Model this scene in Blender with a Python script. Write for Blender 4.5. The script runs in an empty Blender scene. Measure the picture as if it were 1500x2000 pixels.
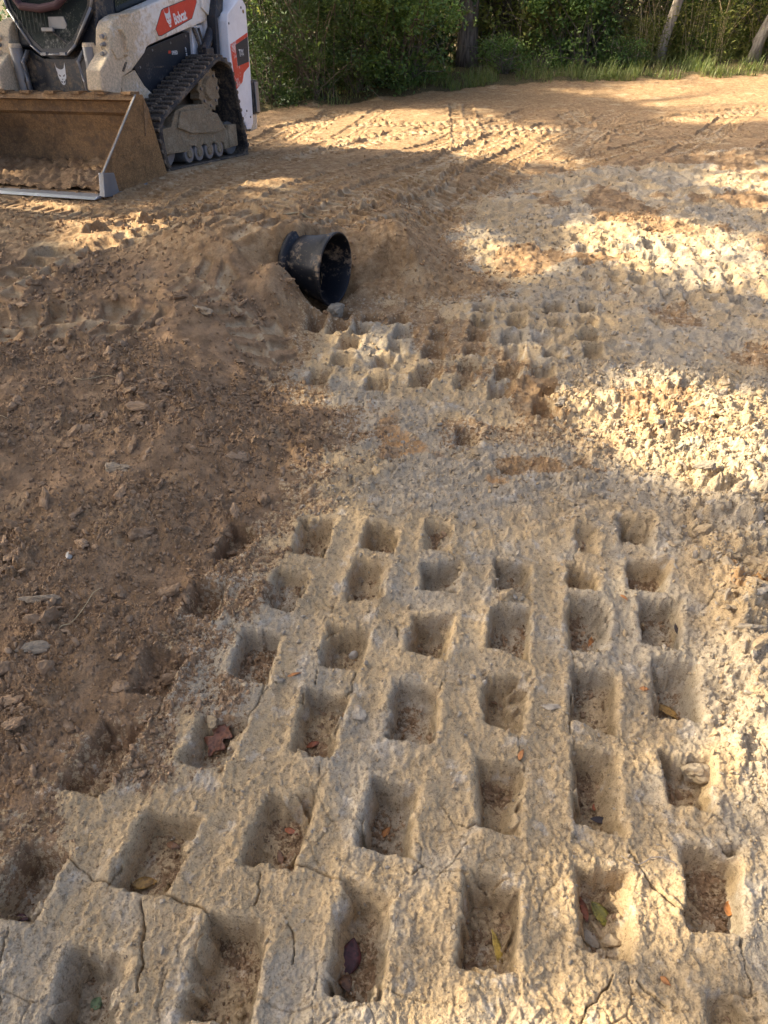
import bpy, bmesh, math, random
import numpy as np
from mathutils import Vector, Matrix, noise as mnoise

random.seed(7)
RNG = np.random.default_rng(11)
SC = bpy.context.scene
COL = SC.collection
PI = math.pi

# ---------------------------------------------------------------- camera
PITCH, ROLL = math.radians(38.0), math.radians(1.2)
cam_data = bpy.data.cameras.new('camera')
cam = bpy.data.objects.new('camera', cam_data)
COL.objects.link(cam)
_f = Vector((0, math.cos(PITCH), -math.sin(PITCH)))
_r0 = Vector((1, 0, 0))
_u0 = _r0.cross(_f)
_r = _r0 * math.cos(ROLL) - _u0 * math.sin(ROLL)
_u = _u0 * math.cos(ROLL) + _r0 * math.sin(ROLL)
_m = Matrix((_r, _u, -_f)).transposed().to_4x4()
_m.translation = Vector((0, 0, 1.70))
cam.matrix_world = _m
cam_data.sensor_fit = 'VERTICAL'
cam_data.sensor_height = 36.0
cam_data.lens = 36.0 * 1387.0 / 2000.0
cam_data.clip_start = 0.05
cam_data.clip_end = 600.0
SC.camera = cam

# ---------------------------------------------------------------- sky, sun, exposure
SUN_EL = math.radians(33.0)
SUN_AZ = math.atan2(-0.975, 0.22)            # from behind and to the left
SUNV = Vector((math.sin(SUN_AZ) * math.cos(SUN_EL), math.cos(SUN_AZ) * math.cos(SUN_EL), math.sin(SUN_EL)))
world = bpy.data.worlds.new('World')
SC.world = world
world.use_nodes = True
wn = world.node_tree
wn.nodes.clear()
w_out = wn.nodes.new('ShaderNodeOutputWorld')
w_bg = wn.nodes.new('ShaderNodeBackground')
w_sky = wn.nodes.new('ShaderNodeTexSky')
w_sky.sky_type = 'NISHITA'
w_sky.sun_disc = False
w_sky.sun_elevation = SUN_EL
w_sky.sun_rotation = SUN_AZ
w_sky.air_density = 0.4
w_sky.dust_density = 6.0
w_sky.ozone_density = 1.0
w_bg.inputs['Strength'].default_value = 0.15
wn.links.new(w_sky.outputs[0], w_bg.inputs[0])
wn.links.new(w_bg.outputs[0], w_out.inputs[0])
sun_data = bpy.data.lights.new('sun', 'SUN')
sun_data.energy = 4.5
sun_data.angle = math.radians(0.9)
sun_data.color = (1.0, 0.86, 0.66)
sun = bpy.data.objects.new('sun', sun_data)
sun.rotation_euler = SUNV.to_track_quat('Z', 'Y').to_euler()
sun.location = (-20, 10, 15)
COL.objects.link(sun)
SC.view_settings.view_transform = 'Standard'
SC.view_settings.look = 'None'
SC.view_settings.exposure = 1.93
SC.view_settings.gamma = 1.0
SC.view_settings.use_curve_mapping = False
SC.render.engine = 'CYCLES'
SC.cycles.use_denoising = True
SC.cycles.max_bounces = 6
SC.cycles.transparent_max_bounces = 8

# ---------------------------------------------------------------- survey of the site (metres, origin under the camera)
HOLES = [((-0.606, 0.944),(-0.481, 0.924),(-0.527, 0.755),(-0.655, 0.775), 1, 0),((-0.888, 0.872),(-0.782, 0.85),(-0.812, 0.703),(-0.922, 0.722), 1, 0.3),((-0.693, 0.635),(-0.57, 0.619),(-0.569, 0.478),(-0.705, 0.489), 1, 0),((-0.407, 0.699),(-0.281, 0.677),(-0.302, 0.501),(-0.425, 0.517), 1, 0),((-0.805, 1.222),(-0.696, 1.206),(-0.746, 1.01),(-0.871, 1.033), 1, 0.35),((-0.314, 0.985),(-0.199, 0.982),(-0.236, 0.808),(-0.35, 0.826), 1, 0),((-0.038, 1.03),(0.071, 0.999),(0.038, 0.836),(-0.07, 0.863), 1, 0),((-0.105, 0.773),(-0.007, 0.731),(-0.03, 0.533),(-0.135, 0.553), 1, 0),((0.177, 0.781),(0.293, 0.754),(0.247, 0.578),(0.144, 0.6), 1, 0),((0.444, 0.795),(0.555, 0.774),(0.504, 0.603),(0.407, 0.625), 1, 0.1),((0.699, 0.835),(0.823, 0.823),(0.757, 0.652),(0.663, 0.667), 1, 0),((0.651, 0.539),(0.748, 0.525),(0.71, 0.415),(0.62, 0.424), 1, 0),((0.505, 1.112),(0.603, 1.086),(0.568, 0.886),(0.465, 0.917), 1, 0),((0.735, 1.083),(0.842, 1.057),(0.801, 0.925),(0.716, 0.952), 1, 0.35),((0.242, 1.079),(0.348, 1.054),(0.309, 0.874),(0.223, 0.909), 1, 0),((-0.233, 1.326),(-0.126, 1.287),(-0.162, 1.104),(-0.265, 1.133), 1, 0),((0.024, 1.344),(0.148, 1.298),(0.116, 1.129),(0.001, 1.164), 1, 0),((0.291, 1.364),(0.409, 1.341),(0.357, 1.15),(0.265, 1.202), 1, 0),((-0.178, 1.574),(-0.057, 1.542),(-0.092, 1.393),(-0.198, 1.427), 1, 0.3),((0.092, 1.598),(0.213, 1.594),(0.173, 1.425),(0.07, 1.461), 1, 0),((0.353, 1.643),(0.468, 1.623),(0.418, 1.431),(0.325, 1.474), 1, 0.2),((-0.101, 1.902),(0.014, 1.845),(-0.018, 1.689),(-0.127, 1.7), 1, 0.1),((0.135, 1.849),(0.262, 1.853),(0.236, 1.711),(0.128, 1.734), 1, 0.1),((-0.315, 2.132),(-0.197, 2.119),(-0.23, 1.923),(-0.329, 1.945), 1, 0),((-0.054, 2.092),(0.05, 2.059),(0.028, 1.912),(-0.083, 1.946), 1, 0),((-0.373, 1.838),(-0.263, 1.808),(-0.311, 1.646),(-0.408, 1.677), 0.8, 0.5),((-0.451, 1.56),(-0.339, 1.543),(-0.362, 1.362),(-0.473, 1.385), 1, 0.2),((-0.525, 1.249),(-0.4, 1.229),(-0.45, 1.069),(-0.556, 1.098), 1, 0.1),((-0.655, 1.787),(-0.546, 1.774),(-0.554, 1.616),(-0.663, 1.633), 0.8, 0.4),((-0.572, 2.1),(-0.47, 2.067),(-0.525, 1.915),(-0.612, 1.918), 0.8, 0.3),((-0.739, 1.482),(-0.617, 1.467),(-0.653, 1.319),(-0.75, 1.327), 0.6, 0.5),((0.616, 1.69),(0.73, 1.639),(0.656, 1.439),(0.563, 1.468), 1, 0),((0.84, 1.652),(0.957, 1.632),(0.887, 1.438),(0.797, 1.47), 1, 0),((0.561, 1.387),(0.669, 1.346),(0.62, 1.165),(0.518, 1.213), 1, 0),((0.801, 1.401),(0.929, 1.381),(0.864, 1.188),(0.753, 1.212), 1, 0),((0.649, 1.841),(0.73, 1.804),(0.704, 1.697),(0.624, 1.724), 1, 0.2),((0.853, 1.835),(0.975, 1.823),(0.922, 1.698),(0.827, 1.708), 1, 0.3),((0.885, 2.083),(1.005, 2.057),(0.945, 1.925),(0.861, 1.956), 1, 0),((0.72, 2.058),(0.789, 2.025),(0.755, 1.905),(0.702, 1.935), 0.7, 0.4),((0.396, 1.867),(0.499, 1.837),(0.477, 1.706),(0.376, 1.726), 0.9, 0.4),((0.169, 2.076),(0.249, 2.058),(0.221, 1.914),(0.145, 1.93), 0.6, 0.6)]
MIDHOLES = [(-0.368, 3.933),(-0.103, 3.863),(-0.169, 3.676),(0.092, 3.637),(-0.207, 3.453),(0.016, 3.442),(-0.317, 3.273),(-0.018, 3.195),(0.194, 3.207),(0.292, 3.577),(0.328, 3.772),(0.548, 3.761),(0.511, 3.541),(0.719, 3.519),(0.738, 3.712),(0.929, 3.522),(0.458, 3.352),(0.647, 3.298),(0.421, 3.197),(0.834, 3.312),(0.824, 3.095),(0.583, 3.106),(0.77, 2.919),(0.379, 2.7),(1.016, 3.892),(0.794, 3.918),(0.592, 3.928),(0.631, 4.154),(0.849, 4.111),(1.052, 4.132),(1.248, 4.121),(1.192, 3.883),(1.158, 3.691),(1.137, 3.512),(0.391, 3.968),(0.114, 3.997),(-0.056, 4.036),(0.253, 3.315)]
FARHOLES = [(1.502, 5.432),(1.664, 5.361),(1.823, 5.291),(1.979, 5.222),(2.131, 5.156),(2.281, 5.09),(2.427, 5.026),(1.467, 5.153),(1.623, 5.087),(1.776, 5.023),(1.926, 4.96),(2.073, 4.899),(2.217, 4.838),(2.359, 4.779),(1.436, 4.896),(1.586, 4.836),(1.733, 4.777),(1.878, 4.718),(2.02, 4.661),(2.159, 4.605),(2.296, 4.55),(1.407, 4.659),(1.551, 4.603),(1.694, 4.548),(1.833, 4.494),(1.97, 4.441),(2.105, 4.389),(2.237, 4.338),(1.38, 4.439),(1.519, 4.387),(1.657, 4.336),(1.792, 4.286),(1.924, 4.237),(2.054, 4.189),(2.182, 4.141)]
CRACKS = [[(-0.573, 0.739),(-0.559, 0.698),(-0.55, 0.646),(-0.536, 0.61),(-0.538, 0.586),(-0.532, 0.553)], [(-0.185, 1.074),(-0.191, 1.0),(-0.204, 0.952),(-0.211, 0.879)], [(-0.311, 0.795),(-0.305, 0.76),(-0.311, 0.726)], [(0.016, 0.812),(0.027, 0.765),(0.033, 0.708)], [(0.184, 0.858),(0.14, 0.804),(0.101, 0.773)], [(0.13, 0.958),(0.15, 0.924),(0.191, 0.89),(0.213, 0.909)], [(0.573, 0.837),(0.59, 0.771),(0.623, 0.724),(0.662, 0.669)], [(-0.133, 0.541),(-0.153, 0.519),(-0.177, 0.499)], [(-0.039, 0.526),(-0.044, 0.486)], [(0.46, 0.573),(0.415, 0.522),(0.387, 0.514),(0.373, 0.479)], [(0.289, 0.682),(0.305, 0.645),(0.342, 0.634)], [(-0.852, 0.693),(-0.852, 0.652),(-0.843, 0.611),(-0.819, 0.544)], [(-0.026, 1.397),(-0.029, 1.34)], [(0.078, 1.138),(0.072, 1.083)], [(0.728, 1.632),(0.664, 1.522),(0.643, 1.439)], [(0.67, 1.34),(0.611, 1.233),(0.59, 1.169)], [(0.033, 1.561),(0.035, 1.459)], [(0.949, 1.575),(1.02, 1.589),(1.075, 1.645),(1.13, 1.692)], [(-0.217, 1.483),(-0.185, 1.427)], [(-0.212, 1.402),(-0.213, 1.344)], [(0.251, 0.562),(0.265, 0.525)], [(-0.667, 0.653),(-0.638, 0.689)], [(0.51, 0.557),(0.555, 0.515)], [(-0.572, 1.194),(-0.553, 1.245)], [(0.34, 1.156),(0.346, 1.107),(0.359, 1.061)], [(-0.109, 1.68),(-0.111, 1.622)], [(-0.577, 1.818),(-0.524, 1.765),(-0.518, 1.692)], [(0.122, 0.603),(0.108, 0.555),(0.12, 0.518)], [(-0.237, 0.692),(-0.216, 0.65),(-0.218, 0.609)], [(0.753, 0.965),(0.797, 0.91),(0.803, 0.857)], [(0.877, 0.843),(0.864, 0.783),(0.826, 0.737)], [(0.929, 1.078),(0.926, 1.004),(0.89, 0.934)]]
BROWN = [(-1.06, 0.708),(-0.964, 0.895),(-0.887, 1.153),(-0.722, 1.275),(-0.636, 1.58),(-0.576, 1.925),(-0.445, 2.24),(-0.241, 2.622),(-0.254, 2.884),(-0.575, 3.171),(-0.426, 3.941),(-0.322, 4.244),(-0.069, 4.355),(0.283, 4.294),(0.663, 4.534),(0.508, 5.498),(0.72, 6.47),(1.574, 7.501),(2.472, 8.043),(4.291, 8.547),(6.114, 8.776)]
TREADS = [([(-0.585, 4.621),(-0.404, 5.167),(0.297, 7.001),(1.277, 9.083),(1.718, 9.805)], 0.4, 0.13, 1.0),([(-0.331, 4.732),(-0.156, 5.206),(0.532, 6.253),(1.764, 8.831),(2.448, 9.991)], 0.4, 0.13, 1.0),([(1.697, 7.918),(2.83, 10.135),(3.539, 11.252)], 0.4, 0.105, 0.35),([(-1.515, 9.128),(-1.174, 10.544),(-0.4, 11.886)], 0.38, 0.13, 0.8),([(-2.296, 3.914),(-2.029, 4.45),(-1.701, 4.998),(-1.327, 5.397),(-0.827, 5.559)], 0.42, 0.15, 1.1),([(-1.771, 4.667),(-1.374, 4.798),(-0.941, 4.612),(-0.544, 4.208)], 0.38, 0.14, 0.9),([(-2.187, 3.586),(-1.879, 3.636),(-1.498, 3.65),(-1.091, 3.437)], 0.38, 0.15, 1.1),([(-1.231, 4.105),(-0.937, 3.968),(-0.668, 3.694),(-0.459, 3.238)], 0.32, 0.12, 0.5),([(1.864, 7.689),(3.337, 9.066),(5.227, 9.815)], 0.4, 0.1, 0.5),([(2.927, 9.735),(4.202, 10.674),(5.831, 11.09)], 0.4, 0.1, 0.5),([(-0.883, 7.564),(-0.526, 8.475),(-0.087, 9.217),(0.424, 10.047)], 0.38, 0.13, 0.8)]
EDGE = [(-8.591, 11.963),(-3.162, 11.456),(-1.771, 11.97),(-1.032, 12.243),(0.137, 12.878),(1.409, 13.462),(2.725, 13.739),(4.074, 13.966),(6.604, 13.772),(9.805, 13.409)]
SUNPATCH = [[(-1.624, 10.898),(-0.25, 11.867),(1.45, 11.65),(1.727, 9.702),(0.918, 8.485),(0.237, 8.108),(-0.201, 8.697),(-1.291, 9.249)], [(1.061, 9.941),(2.097, 10.352),(1.814, 7.693),(1.212, 7.429),(0.765, 8.013)], [(1.369, 5.829),(1.923, 6.0),(2.382, 5.757),(2.736, 5.006),(2.373, 4.179),(1.841, 4.467),(1.486, 4.626),(1.304, 5.042)], [(0.484, 5.438),(0.839, 5.355),(1.141, 4.946),(0.927, 4.519),(0.641, 4.628)], [(1.006, 3.38),(1.357, 3.394),(1.829, 2.941),(1.549, 2.256),(1.321, 2.246),(1.03, 2.436),(0.718, 2.711),(0.755, 3.037)], [(1.058, 1.646),(1.357, 1.785),(0.851, 0.479),(0.587, 0.325),(-0.204, 0.338),(-0.266, 0.544),(-0.201, 0.829),(0.112, 0.925),(0.467, 1.089),(0.792, 1.337)], [(-0.392, 3.868),(-0.067, 3.816),(-0.079, 3.521),(-0.283, 3.47)], [(0.54, 5.887),(0.804, 5.868),(0.725, 5.363),(0.531, 5.316)], [(-2.016, 5.25),(-1.27, 5.259),(-1.273, 4.554),(-1.851, 4.586)], [(-0.934, 6.596),(-0.532, 6.648),(-0.546, 6.179),(-0.842, 6.156)], [(3.433, 13.154),(6.258, 13.026),(5.633, 10.122),(3.696, 10.167)], [(2.86, 7.6),(3.837, 7.513),(3.405, 5.964),(2.662, 6.322)]]
Z_RUBBLE = [(1.126, 2.27),(1.409, 2.367),(1.78, 2.353),(1.299, 1.381),(1.091, 1.329),(1.091, 1.645),(1.025, 1.902)]
Z_LITCHUNK = [(0.713, 2.939),(1.025, 3.47),(2.141, 3.079),(1.68, 2.151),(1.302, 2.197),(0.952, 2.383),(0.695, 2.586)]
Z_SMEAR = [(-0.224, 2.748),(0.132, 2.964),(0.568, 2.632),(1.126, 2.27),(0.855, 2.023),(0.49, 2.127),(0.102, 2.238),(-0.299, 2.186)]
Z_PAD = [(-0.89, 1.121),(-0.527, 1.843),(-0.38, 2.189),(0.476, 2.036),(1.034, 1.875),(1.064, 1.49),(1.024, 1.046),(0.773, 0.322),(-1.025, 0.351),(-1.056, 0.822)]
Z_MUDRIDGE = [(0.948, 1.391),(1.204, 1.714),(1.46, 1.706),(1.0, 0.78),(0.864, 0.856),(0.875, 1.079)]
LEAFPOS = [(-0.601, 0.813),(-0.55, 0.903),(-0.254, 0.932),(-0.277, 0.871),(-0.216, 1.195),(-0.477, 1.206),(-0.278, 1.378),(-0.011, 0.935),(-0.096, 0.648),(-0.106, 0.597),(0.234, 0.657),(0.487, 0.717),(0.45, 0.735),(0.547, 0.953),(0.353, 1.092),(0.782, 0.723),(0.57, 0.561),(0.827, 1.279),(0.666, 1.552),(0.784, 1.659),(0.741, 1.292),(-0.648, 0.568),(-0.87, 0.738),(0.934, 1.556),(0.541, 0.996)]
STONES = {'pebble_left': (-1.088, 1.849), 'round': (-0.472, 2.241), 'pebble_hole': (-0.108, 1.521), 'dark': (0.439, 1.742), 'flat': (-0.661, 1.398), 'holeclod': (0.4, 1.676), 'slab1': (-1.102, 1.662), 'slab2': (-1.079, 1.461), 'hA': (0.45, 0.668), 'hB': (0.473, 0.683), 'hC': (0.492, 0.654), 'hD': (0.814, 1.057), 'ck1': (-1.095, 1.549), 'ck2': (-1.055, 1.559), 'white1': (-0.268, 4.083), 'slab3': (-1.063, 2.348), 'oakclod': (-0.505, 1.234), 'pale2': (-0.965, 3.691), 'ck3': (-1.012, 1.384), 'ck4': (-1.144, 1.388), 'ck5': (-0.616, 1.695), 'rim1': (-0.085, 1.242), 'rim2': (0.463, 1.246)}
TRUNKS = [(1.78, 16.226),(2.623, 17.37),(5.41, 15.85),(6.873, 15.139),(4.286, 19.652)]

# loader stands here: origin between the tracks, yaw, pitch, roll
LD_POS = Vector((-2.407, 8.021, 0.108))
LD_YAW, LD_PITCH, LD_ROLL = -0.356, -0.098, -0.018
LDX = (math.cos(LD_YAW), math.sin(LD_YAW))
LDY = (-math.sin(LD_YAW), math.cos(LD_YAW))
PIPE_C = np.array((-0.262, 4.265, 0.222)); PIPE_A = np.array((math.cos(-0.44), math.sin(-0.44), -0.02)); PIPE_R = 0.215

# ---------------------------------------------------------------- numeric noise
_perm = RNG.permutation(256).astype(np.int32)
_perm2 = np.concatenate([_perm, _perm])
_ga = (np.arange(256) * 2.399963).astype(np.float32)
_gx, _gy = np.cos(_ga).astype(np.float32), np.sin(_ga).astype(np.float32)
_rnd = RNG.random((4, 256)).astype(np.float32)

def perlin(x, y, seed=0):
    x = x.astype(np.float32) + np.float32(seed * 17.31 + 3.7); y = y.astype(np.float32) + np.float32(seed * 9.17 + 5.3)
    xi = np.floor(x); yi = np.floor(y)
    fx = x - xi; fy = y - yi
    xi = xi.astype(np.int32) & 255; yi = yi.astype(np.int32) & 255
    u = fx * fx * fx * (fx * (fx * 6 - 15) + 10); v = fy * fy * fy * (fy * (fy * 6 - 15) + 10)
    def g(ix, iy, dx, dy):
        h = _perm2[_perm2[ix & 255] + (iy & 255)]
        return _gx[h] * dx + _gy[h] * dy
    a = g(xi, yi, fx, fy); b = g(xi + 1, yi, fx - 1, fy); c = g(xi, yi + 1, fx, fy - 1); d = g(xi + 1, yi + 1, fx - 1, fy - 1)
    ab = a + u * (b - a); cd = c + u * (d - c)
    return (ab + v * (cd - ab)) * 1.5

def fbm(x, y, octs=4, seed=0, gain=0.5):
    s = 0; a = 1.0
    for o in range(octs):
        s = s + a * perlin(x * 2 ** o, y * 2 ** o, seed + o * 3)
        a *= gain
    return s

def ss(a, b, x):
    t = np.clip((x - a) / (b - a), 0, 1)
    return t * t * (3 - 2 * t)

def worley(x, y, seed=0):
    """nearest cell: F1, F2, offset to its centre, three random numbers of the cell"""
    x = x.astype(np.float32) + np.float32(seed * 7.7); y = y.astype(np.float32) + np.float32(seed * 3.9)
    xi = np.floor(x).astype(np.int32); yi = np.floor(y).astype(np.int32)
    f1 = np.full(x.shape, 9.0, np.float32); f2 = f1.copy()
    ox = np.zeros_like(f1); oy = np.zeros_like(f1); hid = np.zeros(x.shape, np.int32)
    for dx in (-1, 0, 1):
        for dy in (-1, 0, 1):
            cx = xi + dx; cy = yi + dy
            h = _perm2[_perm2[cx & 255] + (cy & 255)]
            px = cx + 0.1 + 0.8 * _rnd[0][h] - x; py = cy + 0.1 + 0.8 * _rnd[1][h] - y
            d = np.sqrt(px * px + py * py)
            near = d < f1
            f2 = np.where(near, f1, np.minimum(f2, d))
            ox = np.where(near, px, ox); oy = np.where(near, py, oy); hid = np.where(near, h, hid)
            f1 = np.where(near, d, f1)
    return f1, f2, ox, oy, hid

def rubble(x, y, size, seed, amp, sparse=0.0):
    """broken clods: every cell a tilted lump with its own height"""
    wx = x + size * 0.25 * perlin(x / size * 2, y / size * 2, seed + 40); wy = y + size * 0.25 * perlin(x / size * 2, y / size * 2, seed + 41)
    f1, f2, ox, oy, h = worley(wx / size, wy / size, seed)
    r0 = _rnd[2][h]; r1 = _rnd[3][h]
    rad = 0.30 + 0.35 * r0
    dome = np.sqrt(np.clip(1 - (f1 / rad) ** 2, 0, 1))
    dome = np.minimum(dome, 0.75)
    tilt = (ox * (r1 - 0.5) + oy * (r0 - 0.5)) * 1.0
    keep = (r1 >= sparse).astype(np.float32)
    return amp * keep * dome * (0.55 + 0.6 * r0 + tilt) * np.minimum(1, (f2 - f1) * 6)

def poly_sd(x, y, pts, closed=True):
    """distance to a polyline; negative inside when closed"""
    best = np.full(x.shape, 1e9, np.float32); inside = np.zeros(x.shape, bool)
    n = len(pts)
    for i in range(n if closed else n - 1):
        ax, ay = pts[i]; bx, by = pts[(i + 1) % n]
        ex, ey = bx - ax, by - ay
        t = np.clip(((x - ax) * ex + (y - ay) * ey) / (ex * ex + ey * ey + 1e-12), 0, 1)
        dx = x - ax - t * ex; dy = y - ay - t * ey
        best = np.minimum(best, dx * dx + dy * dy)
        if closed and ay != by:
            inside ^= ((ay > y) != (by > y)) & (x < (bx - ax) * (y - ay) / (by - ay) + ax)
    best = np.sqrt(best)
    return np.where(inside, -best, best)

# ---------------------------------------------------------------- the ground
def from_loader(xl, yl):
    return (LD_POS.x + LDX[0] * xl + LDY[0] * yl, LD_POS.y + LDX[1] * xl + LDY[1] * yl)
EXTRA = []
for (xa, xb, xc, ya, yc, w_, p_, d_) in ((1.15, .8, .3, -2.0, 4.5, .34, .105, .55), (1.7, 1.4, 1.0, -2.2, 4.8, .34, .105, .55), (2.25, 2.5, 3.2, -2.2, 5.0, .36, .105, .6), (2.75, 3.1, 3.9, -1.8, 5.0, .36, .105, .6), (.45, 1.5, 2.9, -1.9, 4.6, .34, .105, .55), (3.3, 2.9, 2.0, -1.2, 5.2, .34, .105, .6),
                                       (4.3, 4.2, 3.6, 1.0, 5.0, .36, .1, .6), (5.2, 5.6, 6.0, 2.0, 5.6, .36, .1, .7), (6.0, 6.6, 7.2, 2.2, 5.6, .36, .1, .6), (-.6, .3, 1.9, -2.1, -2.5, .34, .11, .8), (-2.2, -.8, .9, -2.5, -2.9, .36, .12, .9), (-2.4, -1.0, .6, -3.0, -3.3, .36, .12, .9), (1.0, 2.6, 4.4, 2.0, 3.6, .34, .105, .6), (.9, 2.8, 5.0, 3.2, 3.4, .34, .105, .5)):
    EXTRA.append(([from_loader(xa, ya), from_loader(xb, (ya + yc) / 2 + .1), from_loader(xc, yc)], w_, p_, d_))
BROWN_POLY = BROWN + [(30, 9.5), (30, 60), (-40, 60), (-40, -3), (-1.15, -3)]
_kx = np.array([-9, -6.5, -5.6, -4.8, -4.0, -3.3, -2.6, -1.85, -1.0, 0, 2, 4, 8, 30])
_kz = np.array([0.0, 0.0, 0.03, 0.08, 0.15, 0.22, 0.27, 0.192, 0.195, 0.108, -0.05, -0.08, -0.06, 0.1])

TREADS = EXTRA + TREADS
MIDFILL = []
for _r in range(7):
    for _c in range(9):
        _p = (-.34 + .19 * _c + .02 * _r, 2.95 + .185 * _r - .03 * _c)
        if all(math.hypot((_p[0] - q[0]) / 1.0, (_p[1] - q[1]) / 1.15) > .125 for q in MIDHOLES) and not (_p[0] < .15 and _p[1] < 3.3) and _p[0] < 1.0 and _p[1] > 3.06:
            MIDFILL.append(_p)

def loader_frame(x, y):
    dx = x - LD_POS.x; dy = y - LD_POS.y
    return dx * LDX[0] + dy * LDX[1], dx * LDY[0] + dy * LDY[1]

def macro(x, y):
    xl, yl = loader_frame(x, y)
    wob = 0.10 * perlin(x * 1.7, y * 1.7, 60) + 0.05 * perlin(x * 5, y * 5, 61)
    sdb = poly_sd(x, y, BROWN_POLY) + wob
    road = np.interp(yl, _kx, _kz).astype(np.float32) + 0.018 * np.clip(xl, -2, 2)
    face = ss(0.10, -0.62, sdb)
    z = road * face
    z = np.where(yl > -3.0, z, z)
    z = z + 0.02 * perlin(x * .6, y * .6, 62) * ss(1.0, 4.0, y)
    # heap over the pipe and the fan of sand on its right
    z = z + 0.13 * np.exp(-(((x + 0.80) / 0.22) ** 2 + ((y - 4.72) / 0.30) ** 2))
    z = z + 0.12 * np.exp(-(((x - 0.10) / 0.24) ** 2 + ((y - 4.72) / 0.28) ** 2))
    z = z + 0.19 * np.exp(-(((x + 0.57) / 0.17) ** 2 + ((y - 4.10) / 0.15) ** 2))
    # mouth of the pipe is kept open; soil lies over its back
    ax, ay = PIPE_A[0], PIPE_A[1]
    s = (x - PIPE_C[0]) * ax + (y - PIPE_C[1]) * ay
    t = -(x - PIPE_C[0]) * ay + (y - PIPE_C[1]) * ax
    cover = ss(0, -0.2, s + .07 + 1.1 * np.clip(-t, 0, .22)) * np.exp(-(t / 0.36) ** 2) * ss(-1.5, -0.7, s)
    z = np.where(s < 0.05, z + cover * np.clip(0.475 - z, 0, 1), z)
    hw = 0.205 + 0.13 * ss(-0.02, 0.15, s)
    mouth = ss(-0.24, -0.10, s) * ss(hw + .05 + .10 * ss(0, .2, s), hw, np.abs(t - 0.02)) * ss(0.75, 0.2, s)
    bed = 0.055 - .095 * ss(.06, -.02, s) + 0.015 * perlin(x * 6, y * 6, 64)
    z = z * (1 - mouth) + np.minimum(z, bed) * mouth
    # right-hand bank: broken clay pushed up
    z = z + 0.07 * np.exp(-(((x - 1.42) / 0.30) ** 2 + ((y - 1.9) / 0.6) ** 2))
    z = z + 0.05 * np.exp(-(((x - 1.10) / 0.12) ** 2 + ((y - 1.15) / 0.5) ** 2))
    z = z + 0.10 * ss(3.5, 9, x) * ss(5, 10, y)
    return z, sdb, xl, yl

def quad_depth(d, wall):
    return ss(0.006, -wall, d)

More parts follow.
